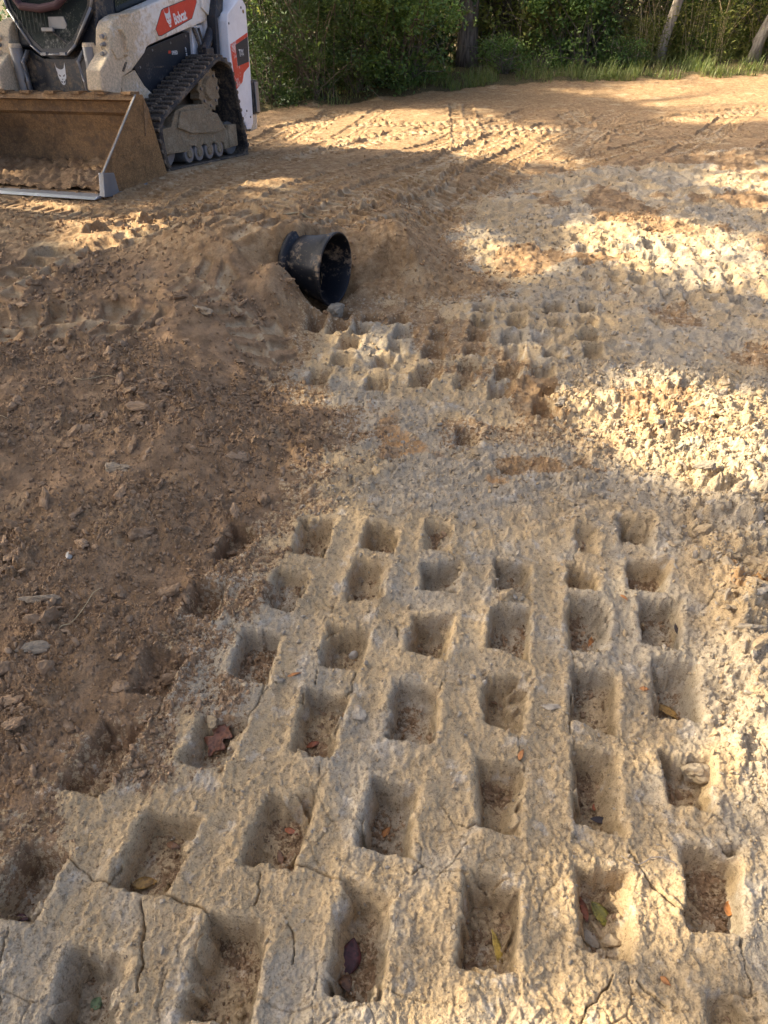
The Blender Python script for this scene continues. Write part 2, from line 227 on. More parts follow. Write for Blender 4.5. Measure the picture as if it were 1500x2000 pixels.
def terrain(x, y):
    x = np.asarray(x, np.float32); y = np.asarray(y, np.float32)
    z, sdb, xl, yl = macro(x, y)
    z_soft = z.copy()
    # features finer than the far mesh can hold fade out with distance
    spc = 0.0009 * (np.maximum(y, 0.3) ** 2 + 2.9) / 1.7 * np.where(y > 5.2, 0.75, 1.25)
    def lod(size):
        return ss(1.1, 0.35, spc / size)
    n_fine = perlin(x * 22, y * 22, 1); n_mid = fbm(x * 6, y * 6, 3, 5)
    brown = ss(0.05, -0.04, sdb + 0.06 * n_mid + 0.035 * n_fine)
    # dusting of brown soil on the clay and the tongue of sandy soil
    dust = ss(0.32, 0.05, sdb + 0.16 * n_mid) * 0.55
    tongue = np.exp(-(((x - 0.72) / 0.17) ** 2 + ((y - 3.10) / 0.34) ** 2)) + 0.8 * np.exp(-(((x - 0.62) / 0.3) ** 2 + ((y - 2.45) / 0.12) ** 2))
    sandy = np.exp(-(((x - 0.40) / 0.55) ** 2 + ((y - 4.55) / 0.30) ** 2))
    brown_col = np.clip(np.maximum(np.maximum(brown, dust), np.maximum(ss(0.3, 0.9, tongue + 0.35 * n_mid), ss(0.35, 0.9, sandy + 0.3 * n_mid) * 0.9)), 0, 1)
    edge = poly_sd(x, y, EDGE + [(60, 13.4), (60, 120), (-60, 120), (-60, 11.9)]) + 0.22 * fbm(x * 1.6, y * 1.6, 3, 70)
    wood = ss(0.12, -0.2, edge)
    road = brown * ss(-3.35, -2.75, yl + 0.25 * perlin(x * 2, y * 2, 66))
    loose = brown * (1 - road)
    clay = 1 - brown
    pad = ss(0.15, -0.10, poly_sd(x, y, Z_PAD) + 0.05 * n_mid) * clay
    rub = ss(0.10, -0.12, poly_sd(x, y, Z_RUBBLE) + 0.08 * n_mid) * clay
    litc = ss(0.12, -0.15, poly_sd(x, y, Z_LITCHUNK) + 0.10 * n_mid) * clay
    smear = ss(0.15, -0.15, poly_sd(x, y, Z_SMEAR) + 0.15 * n_mid) * clay
    ridge = ss(0.08, -0.08, poly_sd(x, y, Z_MUDRIDGE) + 0.05 * n_mid) * clay
    rough = np.clip(1.0 - 0.70 * pad * (1 - .5 * ss(.0, .5, fbm(x * 2.0, y * 2.0, 2, 29))) - 0.5 * smear, 0.25, 1) * clay
    far = ss(2.4, 4.0, y)
    # clay: undulation, flakes and chips
    z = z + pad * 0.009 * fbm(x * 5.5, y * 4.0, 2, 9)
    z = z + clay * (0.012 * fbm(x * 2.2, y * 2.2, 3, 8) + rough * 0.013 * fbm(x * 7, y * 7, 3, 12, 0.5) + (0.25 + 0.55 * rough) * 0.005 * lod(.03) * fbm(x * 26, y * 26, 3, 16, 0.6) + 0.0012 * lod(.006) * fbm(x * 130, y * 130, 2, 18, 0.7))
    wx = x + 0.02 * n_fine; wy = y + 0.02 * perlin(x * 22, y * 22, 2)
    fl = ss(-.04, .08, perlin(wx * 17, wy * 13, 20)) * 0.005 * lod(.05) * (0.4 + 0.6 * rough) + ss(-.04, .06, perlin(wx * 41, wy * 33, 21)) * 0.0030 * lod(.02) + ss(0.0, .08, perlin(x * 85, y * 70, 22)) * 0.0020 * lod(.01)
    z = z + clay * fl * (0.50 + 0.6 * rough)
    chip = ss(0.22, 0.30, perlin(x * 60 + n_fine, y * 48, 23))
    z = z + clay * (0.35 + 0.9 * rough) * 0.004 * chip * lod(.015)
    patch = ss(-.35, .35, fbm(x * 2.6, y * 2.6, 2, 27))
    patch = patch * ss(-.1, .35, fbm(x * 4.1, y * 4.1, 2, 41))
    z = z + pad * patch * (.5 * rubble(x, y, .03, 6, .010, .6) + .6 * rubble(x, y, .013, 7, .0055, .5) + .0035 * ss(.02, .10, perlin(wx * 26, wy * 20, 28)))
    lump = ss(0.12, 0.34, perlin(x * 9.0, y * 9.0, 24)) * ss(-0.1, 0.3, perlin(x * 3, y * 3, 25))
    z = z + pad * lump * (0.006 + 0.007 * perlin(x * 45, y * 45, 26))
    # clods of clay
    rb = rubble(x, y, 0.095, 2, 0.034, .45) * lod(.05) + rubble(x, y, 0.045, 3, 0.017, .4) * lod(.025)
    rs = rubble(x, y, 0.022, 4, 0.009, .4) * lod(.012)
    big = rubble(x, y, 0.17, 5, 0.065, .3)
    z = z + rub * (big * 0.8 + rb * 0.9 + rs) + litc * (big * .45 * ss(-.1, .3, n_mid) + rb * (0.35 + 0.75 * ss(-.3, .3, fbm(x * 3.3, y * 3.3, 2, 38))) + rs * 1.1)
    z = z + clay * far * (1 - litc) * ((0.65 * rb + 0.9 * rs) * ss(.15, .6, fbm(x * 1.5, y * 1.5, 3, 30)) * ss(7, 4.5, y) + .3 * rs + .010 * fbm(x * 5, y * 6, 4, 36, .6) + .010 * ss(.0, .12, perlin(x * 6, y * 9, 37)))
    z = z + clay * far * 0.030 * np.abs(fbm(x * 3.2, y * 4.2, 3, 31)) * ss(4, 6, y)
    z = z + ridge * (0.5 * rb + rs + 0.02 * ss(0, .2, perlin(x * 11, y * 7, 33)))
    z = z + smear * 0.010 * ss(0.0, 0.12, perlin((x * 0.8 + y * .5) * 5, (y * 0.8 - x * .35) * 26, 34)) + smear * (0.8 * rs + .75 * rb * ss(-.05, .35, fbm(x * 3, y * 3, 2, 39)))
    # padfoot prints
    hole = np.zeros_like(x)
    jit = -.007 + 0.0035 * perlin(x * 30, y * 30, 45) + 0.007 * perlin(x * 8, y * 8, 46) + 0.002 * perlin(x * 80, y * 80, 47) + .008 * ss(.27, .36, perlin(x * 17, y * 17, 44))
    def press(pts, depth, fill, wall, zz):
        rq = random.Random(int(abs(pts[0][0]) * 7919 + abs(pts[0][1]) * 104729))
        slump = [rq.uniform(.45, 1.0), rq.uniform(.30, .75), rq.uniform(.7, 1.3), rq.uniform(.6, 1.2)]
        cx = sum(p[0] for p in pts) / 4; cy = sum(p[1] for p in pts) / 4
        R = max(math.hypot(p[0] - cx, p[1] - cy) for p in pts) + 0.07
        m = (np.abs(x - cx) < R) & (np.abs(y - cy) < R)
        if not m.any():
            return
        xs = x[m]; ys = y[m]
        d = np.full(xs.shape, -9.0, np.float32)
        for i in range(4):
            ax, ay = pts[i]; bx, by = pts[(i + 1) % 4]
            ex, ey = bx - ax, by - ay; L = math.hypot(ex, ey)
            di = ((xs - ax) * (-ey) + (ys - ay) * ex) / L
            if (cx - ax) * (-ey) + (cy - ay) * ex > 0:
                di = -di
            di = np.where(di < 0, di * slump[i], di)
            k = 0.012
            hh = np.clip(0.5 + 0.5 * (d - di) / k, 0, 1)
            d = di + (d - di) * hh + k * hh * (1 - hh)
        d = d + jit[m]
        q = quad_depth(d, wall * (.95 + .8 * perlin(xs * 6, ys * 6, 43)).clip(.55, 1.8))
        q = q * (1 - .22 * ss(.1, .4, perlin(xs * 16, ys * 16, 42)) * ss(1.0, .8, q))
        rim = 0.006 * np.exp(-((d - 0.014) / 0.012) ** 2) + .007 * np.exp(-((d - .02) / .03) ** 2)
        fl_ = fill * (0.030 + 0.020 * perlin(xs * 40, ys * 40, 48)) if fill else 0
        base = z[m]
        floor = -depth + 0.012 * perlin(xs * 14, ys * 14, 49) + 0.005 * perlin(xs * 45, ys * 45, 50) + rubble(xs, ys, .022, 8, .012, .45) + fl_
        z[m] = base * (1 - q) + (zz + floor) * q + rim * (1 - q)
        hole[m] = np.maximum(hole[m], q)
    for i, (a, b, c, d_, dep, fill) in enumerate(HOLES):
        press([a, b, c, d_], (.072 + .022 * ((i * 53) % 11) / 10) * dep, fill, 0.017 + 0.012 * ((i * 37) % 10) / 10, 0.0)
    for i, (hx, hy) in enumerate(MIDHOLES + MIDFILL):
        w = 0.046 + 0.010 * ((i * 7) % 5) / 5; l = 0.066 + 0.02 * ((i * 3) % 4) / 4; sk = 0.18
        press([(hx - w + sk * l, hy + l), (hx + w + sk * l, hy + l - .012), (hx + w - sk * l, hy - l - .012), (hx - w - sk * l, hy - l)], 0.060 - .016 * (i >= len(MIDHOLES)), 0.30 * ((i * 5) % 3) / 2, 0.026, 0.0)
    for i, (hx, hy) in enumerate(FARHOLES):
        w = 0.045; l = 0.06
        press([(hx - w, hy + l), (hx + w, hy + l), (hx + w, hy - l), (hx - w, hy - l)], 0.055, 0.2, 0.035, 0.01)
    # cracks in the drying clay, most of them from print to print
    cr = np.zeros_like(x)
    cxj = x + 0.006 * n_fine + 0.003 * perlin(x * 60, y * 60, 52); cyj = y + 0.006 * perlin(x * 25, y * 25, 53)
    for k, line in enumerate(CRACKS):
        xs0 = min(p[0] for p in line) - .05; xs1 = max(p[0] for p in line) + .05; ys0 = min(p[1] for p in line) - .05; ys1 = max(p[1] for p in line) + .05
        m = (x > xs0) & (x < xs1) & (y > ys0) & (y < ys1)
        if not m.any():
            continue
        d = poly_sd(cxj[m], cyj[m], line, False)
        wd = (0.0026 if k not in (0, 5) else 0.0048) * (.75 + .6 * perlin(x[m] * 18, y[m] * 18, 58)).clip(.25, 1.3)
        cr[m] = np.maximum(cr[m], np.clip((wd - d) / .002, 0, 1))
    f1, f2, _, _, _ = worley((x + .03 * n_mid) * 7.5, (y + .03 * perlin(x * 6, y * 6, 55)) * 7.5, 9)
    net = ss(0.026, 0.008, f2 - f1) * ss(0.14, 0.3, perlin(x * 3.4, y * 3.4, 56)) * np.clip(pad + .4 * smear, 0, 1)
    f1, f2, _, _, _ = worley((x + .012 * n_fine) * 24, (y + .012 * n_mid) * 24, 10)
    net2 = ss(0.075, 0.02, f2 - f1) * ss(0.10, 0.25, perlin(x * 5.4, y * 5.4, 57)) * clay * 0.5
    z = z - 0.022 * cr * (1 - 0.6 * hole) - 0.006 * net * (1 - hole) - 0.004 * net2
    # brown soil: crumbs on crumbs
    b1 = rubble(x, y, 0.075, 11, 0.030, .7) * lod(.04); b2 = rubble(x, y, 0.036, 12, 0.018, .45) * lod(.02); b3 = rubble(x, y, 0.018, 13, 0.0105, .25) * lod(.009); b4 = rubble(x, y, 0.0095, 14, 0.006, .1) * lod(.0045)
    dens = ss(-.45, .35, fbm(x * 1.8, y * 1.8, 2, 71))
    z = z + loose * (0.020 * fbm(x * 2.6, y * 2.6, 3, 72) + 0.010 * fbm(x * 9, y * 9, 3, 73) + dens * (b1 + 0.9 * b2) + (0.55 + .45 * dens) * b3 + b4)
    z = z + clay * dust * (b3 + b4)
    z = z + road * (0.008 * fbm(x * 4, y * 4, 4, 74) + 0.0035 * fbm(x * 24, y * 24, 2, 75) + 0.8 * b3 + 0.6 * b4 + 0.9 * b2 * ss(-.1, .5, fbm(x * 2, y * 2, 2, 76)) + .010 * lod(.03) * fbm(x * 17, y * 17, 3, 77, .6))
    # tread prints of rubber tracks
    tread = np.zeros_like(x)
    for k, (line, w, pitch, dep) in enumerate(TREADS):
        xs0 = min(p[0] for p in line) - .4; xs1 = max(p[0] for p in line) + .4; ys0 = min(p[1] for p in line) - .4; ys1 = max(p[1] for p in line) + .4
        m = (x > xs0) & (x < xs1) & (y > ys0) & (y < ys1)
        if not m.any():
            continue
        xs = x[m] + 0.02 * perlin(x[m] * 3, y[m] * 3, 80); ys = y[m] + 0.02 * perlin(x[m] * 3, y[m] * 3, 81)
        bt = np.full(xs.shape, 9.0, np.float32); bs = np.zeros_like(bt); bl = np.zeros_like(bt); acc = 0
        tot = sum(math.hypot(line[i + 1][0] - line[i][0], line[i + 1][1] - line[i][1]) for i in range(len(line) - 1))
        for i in range(len(line) - 1):
            ax, ay = line[i]; bx, by = line[i + 1]; ex, ey = bx - ax, by - ay; L = math.hypot(ex, ey); ex /= L; ey /= L
            sa = (xs - ax) * ex + (ys - ay) * ey
            sc = np.clip(sa, 0, L)
            dd = np.hypot(xs - ax - sc * ex, ys - ay - sc * ey)
            lat = (xs - ax) * -ey + (ys - ay) * ex
            nb = dd < bt
            bt = np.where(nb, dd, bt); bs = np.where(nb, acc + sc, bs); bl = np.where(nb, lat, bl); acc += L
        fade = ss(0, .25, bs) * ss(0, .35, tot - bs) * ss(-.7, -.3, fbm(xs * 1.5, ys * 1.5, 2, 82 + k))
        ins = ss(w / 2 + .012, w / 2 - .012, bt)
        ph = (bs + 0.22 * np.abs(bl)) / pitch + 0.5 * (bl > 0)
        fr = np.abs((ph % 1.0) - 0.5) * 2
        wide = .28 if pitch > .135 else .08
        bar = ss(0.34 + wide, 0.50 + wide, fr + (.06 if wide > .1 else .12) * perlin(xs * 22, ys * 22, 90))
        mid = ss(0.035, 0.015, np.abs(bl))
        crumble = 0.5 + 0.5 * ss(-.3, .2, perlin(xs * 4, ys * 4, 91 + k))
        amp = (0.046 + 0.05 * (pitch - 0.08)) * dep * crumble * (1 if pitch > .135 else 1.2)
        zs = z[m]
        keep = brown[m] * 0.9 + 0.1
        iron = .8 * fade * keep * ss(w / 2 + .03, w / 2, bt)
        zs = zs * (1 - iron) + (z_soft[m] + .003 * perlin(xs * 25, ys * 25, 96)) * iron
        zs = zs + fade * keep * ins * (-0.018 * dep - amp * (1 - bar) * (1 - mid) + 0.004 * bar)
        zs = zs + fade * keep * 0.020 * dep * np.exp(-((bt - w / 2 - .02) / .022) ** 2) * (0.1 + 1.3 * ss(-.1, .35, perlin(xs * 9, ys * 9, 95)))
        z[m] = zs
        tread[m] = np.maximum(tread[m], fade * ins * (1 - bar) * brown[m])
    # wood floor
    z = z + wood * (0.05 * fbm(x * 1.2, y * 1.2, 3, 100) + 0.02 * fbm(x * 9, y * 9, 2, 101) + 0.02)
    # never above the underside of the loader's tracks
    xl_in = ss(1.05, 0.92, np.abs(xl)) * ss(1.0, 0.8, np.abs(yl + 0.03))
    plane = LD_POS.z - 0.098 * yl + 0.018 * xl + 0.004
    z = z * (1 - xl_in) + np.minimum(z, plane + 0.015 * 0 - 0.002 + 0.006 * n_fine * 0) * xl_in * 0.0 + plane * xl_in * 1.0
    grey = np.clip(0.5 + 0.9 * fbm(x * 1.7, y * 1.7, 3, 110) + 0.35 * smear + 0.5 * perlin(x * 8, y * 8, 111), 0, 1) * clay
    orange = ss(0.25, 0.6, fbm(x * 3.1, y * 3.1, 3, 112)) * np.clip(rub + smear + .6 * litc + .35 * far * clay, 0, 1)
    hue = np.clip(road + 0.7 * tread + clay * ss(0.2, 0.6, np.maximum(tongue, sandy)) + .7 * clay * ss(2.0, 3.2, y) + .35 * ss(.1, .5, fbm(x * 2.3, y * 2.3, 3, 115)) * brown, 0, 1)
    brown_col = np.maximum(brown_col, ss(.05, .42, fbm(x * 1.3, y * 1.3, 3, 117)) * (.8 * ss(4.2, 5.5, y) + .62 * ss(2.1, 3.0, y) * ss(5.5, 4.2, y)) * clay)
    brown_col = np.maximum(brown_col, (.40 + .28 * perlin(x * 9, y * 9, 116)) * ss(.6, 1.0, hole))  # print floors tinted browner: damp soil, plus their shade put into the colour
    return z, brown_col, hue, grey, wood, orange, tread

def ground_z(x, y):
    return terrain(np.atleast_1d(np.float32(x)), np.atleast_1d(np.float32(y)))[0]

_rc = random.Random(5); _pairs = []
for i in range(len(HOLES)):
    for j in range(i + 1, len(HOLES)):
        for a in HOLES[i][:4]:
            for b in HOLES[j][:4]:
                dd = math.hypot(a[0] - b[0], a[1] - b[1])
                if .035 < dd < .15:
                    _pairs.append((dd, i, j, a, b))
_pairs.sort(key=lambda q: q[0]); _used = {}
CRACKS = [CRACKS[k] for k in (0, 1, 2, 4, 5, 6, 9, 11, 14, 15, 16, 17, 18, 19, 22, 28)]
for dd, i, j, a, b in _pairs:
    if _used.get(i, 0) + _used.get(j, 0) < 2 and _rc.random() < .55:
        _used[i] = _used.get(i, 0) + 1; _used[j] = _used.get(j, 0) + 1
        mids = [(a[0] + (b[0] - a[0]) * t + _rc.uniform(-.016, .016), a[1] + (b[1] - a[1]) * t + _rc.uniform(-.016, .016)) for t in (.3, .65)]
        CRACKS.append([a] + mids + [b])
        if _rc.random() < .5:
            CRACKS.append([mids[0], (mids[0][0] + _rc.uniform(-.05, .05), mids[0][1] + _rc.uniform(-.05, .05))])
# rows follow distance so that the near ground is fine and the far ground coarse
def row_y(p):
    a = math.atan((p - 1000.0) / 1387.0) + PITCH
    return 1.70 / math.tan(a)
rows = [row_y(p) for p in np.concatenate([np.arange(2150, 700, -2.3), np.arange(700, 480, -1.6), np.arange(480, 190, -1.0), np.arange(190, 146, -2.0)])]
r0 = rows[0]; first = rows[1] - rows[0]
near = []; st = first; yv = r0
while yv > -25:
    st *= 1.18; yv -= st; near.append(yv)
farr = []; st = rows[-1] - rows[-2]; yv = rows[-1]
while yv < 130:
    st *= 1.12; yv += st; farr.append(yv)
YS = np.array(near[::-1] + rows + farr)
us = np.linspace(-1.16, 1.16, 820)
du = us[1] - us[0]; side = []; st = du; u = 1.16
while u < 14:
    st *= 1.16; u += st; side.append(u)
US = np.concatenate([-np.array(side[::-1]), us, np.array(side)])
WID = 0.60 + 0.455 * np.clip(YS, 0.3, 22)
GX = (US[None, :] * WID[:, None]).astype(np.float32)
GY = np.repeat(YS[:, None], len(US), 1).astype(np.float32)
nr, nc = GX.shape
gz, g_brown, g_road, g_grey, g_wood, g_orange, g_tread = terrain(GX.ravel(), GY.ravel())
co = np.stack([GX.ravel(), GY.ravel(), gz], 1).astype(np.float32)

def grid_mesh(name, co, nr, nc, drop=None):
    me = bpy.data.meshes.new(name)
    idx = np.arange(nr * nc, dtype=np.int32).reshape(nr, nc)
    quads = np.stack([idx[:-1, :-1], idx[:-1, 1:], idx[1:, 1:], idx[1:, :-1]], -1).reshape(-1, 4)
    if drop is not None:
        quads = quads[~drop]
    nq = len(quads)
    me.vertices.add(len(co)); me.vertices.foreach_set('co', co.ravel())
    me.loops.add(nq * 4); me.loops.foreach_set('vertex_index', quads.ravel())
    me.polygons.add(nq); me.polygons.foreach_set('loop_start', np.arange(0, nq * 4, 4, dtype=np.int32)); me.polygons.foreach_set('loop_total', np.full(nq, 4, np.int32))
    me.polygons.foreach_set('use_smooth', np.ones(nq, bool))
    me.update(calc_edges=True)
    return me
# no soil inside the bore of the pipe above the silt on its floor
_q = (co.reshape(nr, nc, 3)[:-1, :-1] + co.reshape(nr, nc, 3)[1:, 1:]) * .5
_d = _q.reshape(-1, 3) - PIPE_C
_s = _d @ (PIPE_A / np.linalg.norm(PIPE_A))
_rad = np.linalg.norm(_d - _s[:, None] * (PIPE_A / np.linalg.norm(PIPE_A)), axis=1)
bore = (_s < -.01) & (_s > -.54) & (_rad < np.where(_s > -.23, PIPE_R - .050 * ss(-.03, -.23, _s) - .006, PIPE_R - .066))
ground_me = grid_mesh('ground', co, nr, nc, bore)
def float_attr(me, name, v):
    a = me.attributes.new(name, 'FLOAT', 'POINT'); a.data.foreach_set('value', np.ascontiguousarray(v, np.float32))
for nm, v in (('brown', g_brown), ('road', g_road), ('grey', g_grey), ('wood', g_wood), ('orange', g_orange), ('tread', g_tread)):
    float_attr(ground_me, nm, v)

# ---------------------------------------------------------------- materials
class NT:
    """small helper around a node tree"""
    def __init__(self, name):
        self.m = bpy.data.materials.new(name); self.m.use_nodes = True
        self.t = self.m.node_tree; self.t.nodes.clear()
        self.out = self.t.nodes.new('ShaderNodeOutputMaterial')
        self.b = self.t.nodes.new('ShaderNodeBsdfPrincipled')
        self.t.links.new(self.b.outputs[0], self.out.inputs[0])
    def n(self, typ, **kw):
        nd = self.t.nodes.new(typ)
        for k, v in kw.items():
            setattr(nd, k, v)
        return nd
    def l(self, a, b):
        self.t.links.new(a, b)
    def noise(self, scale, detail=4, rough=0.55, coord=None, dist=0.0):
        nd = self.n('ShaderNodeTexNoise')
        nd.inputs['Scale'].default_value = scale; nd.inputs['Detail'].default_value = detail
        nd.inputs['Roughness'].default_value = rough; nd.inputs['Distortion'].default_value = dist
        if coord is not None:
            self.l(coord, nd.inputs['Vector'])
        return nd.outputs['Fac']
    def ramp(self, fac, a, b, lo=0.0, hi=1.0):
        mr = self.n('ShaderNodeMapRange'); mr.interpolation_type = 'SMOOTHSTEP'
        mr.inputs['From Min'].default_value = a; mr.inputs['From Max'].default_value = b
        mr.inputs['To Min'].default_value = lo; mr.inputs['To Max'].default_value = hi
        self.l(fac, mr.inputs['Value'])
        return mr.outputs[0]
    def mix(self, fac, a, b, mode='MIX'):
        mx = self.n('ShaderNodeMix', data_type='RGBA', blend_type=mode)
        for sock, v in ((mx.inputs[0], fac), (mx.inputs[6], a), (mx.inputs[7], b)):
            if isinstance(v, (int, float)):
                sock.default_value = v
            elif isinstance(v, tuple):
                sock.default_value = (*v[:3], 1)
            else:
                self.l(v, sock)
        return mx.outputs[2]
    def math(self, op, a, b):
        nd = self.n('ShaderNodeMath', operation=op)
        for i, v in enumerate((a, b)):
            if isinstance(v, (int, float)):
                nd.inputs[i].default_value = v
            else:
                self.l(v, nd.inputs[i])
        return nd.outputs[0]
    def attr(self, name):
        nd = self.n('ShaderNodeAttribute', attribute_name=name)
        return nd.outputs['Fac']
    def pos(self):
        return self.n('ShaderNodeNewGeometry').outputs['Position']
    def obj(self):
        return self.n('ShaderNodeTexCoord').outputs['Object']
    def rand(self):
        return self.n('ShaderNodeObjectInfo').outputs['Random']
    def bump(self, h, strength, dist):
        bp = self.n('ShaderNodeBump'); bp.inputs['Strength'].default_value = strength; bp.inputs['Distance'].default_value = dist
        self.l(h, bp.inputs['Height']); self.l(bp.outputs[0], self.b.inputs['Normal'])
    def set(self, **kw):
        for k, v in kw.items():
            s = self.b.inputs[k.replace('_', ' ')]
            if isinstance(v, (int, float)):
                s.default_value = v
            elif isinstance(v, tuple):
                s.default_value = (*v[:3], 1)
            else:
                self.l(v, s)
        return self

CLAY_TAN = (0.46, 0.34, 0.19); CLAY_GREY = (0.40, 0.328, 0.222); CLAY_DARK = (0.20, 0.142, 0.078)
SOIL_BROWN = (0.34, 0.218, 0.118); SOIL_DARK = (0.20, 0.125, 0.066); ROAD_TAN = (0.37, 0.247, 0.128); ROAD_PALE = (0.46, 0.345, 0.20); SOIL_ORANGE = (0.42, 0.215, 0.07)

def ground_material():
    t = NT('site_soil')
    p = t.pos()
    n1 = t.noise(3.0, 5, 0.6, p); n2 = t.noise(14.0, 5, 0.6, p); n3 = t.noise(60.0, 4, 0.65, p); n4 = t.noise(240.0, 3, 0.6, p)
    clay = t.mix(t.ramp(t.math('ADD', t.attr('grey'), t.math('SUBTRACT', n2, 0.5)), 0.25, 0.85), CLAY_TAN, CLAY_GREY)
    clay = t.mix(t.ramp(n3, 0.52, 0.66, 0, 0.6), clay, CLAY_DARK)
    clay = t.mix(t.ramp(n2, 0.56, 0.68, 0, 0.55), clay, (0.55, 0.48, 0.37))
    clay = t.mix(t.ramp(t.math('MULTIPLY', t.attr('orange'), n2), 0.25, 0.6, 0, 0.8), clay, SOIL_ORANGE)
    soil = t.mix(t.ramp(n2, 0.35, 0.68), SOIL_DARK, SOIL_BROWN)
    soil = t.mix(t.ramp(n3, 0.55, 0.72, 0, 0.5), soil, (0.36, 0.245, 0.145))
    soil = t.mix(t.ramp(n1, 0.55, 0.7, 0, 0.45), soil, (0.33, 0.245, 0.155))
    road = t.mix(t.ramp(n2, 0.38, 0.66), (0.28, 0.175, 0.085), ROAD_TAN)
    road = t.mix(t.ramp(n1, 0.54, 0.68, 0, 0.8), road, ROAD_PALE)
    road = t.mix(t.ramp(n3, 0.55, 0.75, 0, 0.5), road, (0.24, 0.145, 0.07))
    n6 = t.noise(24.0, 5, 0.65, p, .5)
    road = t.mix(t.ramp(n6, .50, .66, 0, .75), road, (0.17, 0.10, 0.048))
    road = t.mix(t.ramp(n6, .46, .34, 0, .45), road, (0.48, 0.36, 0.21))
    soil = t.mix(t.attr('road'), soil, road)
    soil = t.mix(t.ramp(t.attr('tread'), .3, .9, 0, .75), soil, t.mix(t.ramp(n2, .4, .6), (0.36, 0.25, 0.135), (0.50, 0.385, 0.235)))
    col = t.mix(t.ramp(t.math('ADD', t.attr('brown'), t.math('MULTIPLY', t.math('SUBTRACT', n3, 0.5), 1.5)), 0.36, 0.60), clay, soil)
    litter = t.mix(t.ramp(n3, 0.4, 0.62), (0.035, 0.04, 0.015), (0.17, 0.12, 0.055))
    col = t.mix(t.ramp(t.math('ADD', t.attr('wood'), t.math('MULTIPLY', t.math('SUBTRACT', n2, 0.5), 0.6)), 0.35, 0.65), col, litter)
    col = t.mix(t.ramp(n4, 0.46, 0.68, 0.0, 0.6), col, t.mix(1.0, col, (0.55, 0.52, 0.46), 'MULTIPLY'))
    col = t.mix(t.ramp(n4, 0.40, 0.28, 0.0, 0.5), col, t.mix(1.0, col, (1.35, 1.33, 1.28), 'MULTIPLY'))
    t.set(Base_Color=col, Roughness=0.93)
    t.b.inputs['Specular IOR Level'].default_value = 0.18
    n5 = t.noise(30.0, 4, 0.6, p, .8)
    h = t.math('ADD', t.math('MULTIPLY', n3, .8), t.math('MULTIPLY', n4, 0.45))
    h = t.math('ADD', h, t.math('ADD', t.ramp(n5, .47, .54, 0, .30), t.math('ADD', t.ramp(n3, .50, .56, 0, .28), t.ramp(n4, .52, .60, 0, .16))))
    h = t.math('ADD', h, t.math('MULTIPLY', t.attr('road'), t.math('MULTIPLY', n6, 3.0)))
    h = t.math('MULTIPLY', h, t.ramp(n1, .42, .58, .35, 1.15))
    t.bump(h, 0.45, 0.010)
    return t.m
M = {}
M['ground'] = ground_material()
ground_me.materials.append(M['ground'])
ground = bpy.data.objects.new('ground', ground_me)
COL.objects.link(ground)
ground['kind'] = 'structure'
ground['label'] = 'earth works of brown soil and grey tan clay with roller prints and track marks'

# ---------------------------------------------------------------- mesh helpers
def link(name, me, mat=None, parent=None, smooth=False):
    if isinstance(me, bmesh.types.BMesh):
        bm = me; bmesh.ops.recalc_face_normals(bm, faces=bm.faces); me = bpy.data.meshes.new(name); bm.to_mesh(me); bm.free()
    if mat is not None and not me.materials:
        me.materials.append(M[mat] if isinstance(mat, str) else mat)
    if smooth:
        me.polygons.foreach_set('use_smooth', np.ones(len(me.polygons), bool))
    o = bpy.data.objects.new(name, me); COL.objects.link(o)
    if parent is not None:
        o.parent = parent
    return o

def tag(o, label=None, cat=None, group=None, kind=None):
    if label: o['label'] = label
    if cat: o['category'] = cat
    if group: o['group'] = group
    if kind: o['kind'] = kind
    return o

def empty(name, loc=(0, 0, 0), rot=(0, 0, 0)):
    o = bpy.data.objects.new(name, None); COL.objects.link(o); o.location = loc; o.rotation_euler = rot; o.empty_display_size = .2
    return o

def bevel(bm, w, seg=2):
    bmesh.ops.bevel(bm, geom=list(bm.edges), offset=w, segments=seg, profile=0.6, affect='EDGES', clamp_overlap=True)
    return bm

def box(x0, x1, y0, y1, z0, z1, bv=0.0, bm=None):
    own = bm is None
    bm = bm or bmesh.new()
    vs = [bm.verts.new((x, y, z)) for z in (z0, z1) for y in (y0, y1) for x in (x0, x1)]
    for f in ((0, 2, 3, 1), (4, 5, 7, 6), (0, 1, 5, 4), (2, 6, 7, 3), (0, 4, 6, 2), (1, 3, 7, 5)):
        bm.faces.new([vs[i] for i in f])
    if bv and own:
        bevel(bm, bv)
    return bm

def slab(pts, a0, a1, axis=0, bv=0.0, bm=None):
    """polygon extruded along one axis: axis 0 -> pts are (y,z), axis 1 -> (x,z), axis 2 -> (x,y)"""
    own = bm is None
    bm = bm or bmesh.new()
    def P(p, a):
        return (a, p[0], p[1]) if axis == 0 else ((p[0], a, p[1]) if axis == 1 else (p[0], p[1], a))
    lo = [bm.verts.new(P(p, a0)) for p in pts]; hi = [bm.verts.new(P(p, a1)) for p in pts]
    n = len(pts)
    bm.faces.new(lo); bm.faces.new(hi[::-1])
    for i in range(n):
        bm.faces.new([lo[i], hi[i], hi[(i + 1) % n], lo[(i + 1) % n]])
    if bv and own:
        bmesh.ops.recalc_face_normals(bm, faces=bm.faces)
        bmesh.ops.bevel(bm, geom=[e for e in bm.edges], offset=bv, segments=2, profile=.6, affect='EDGES', clamp_overlap=True)
    return bm

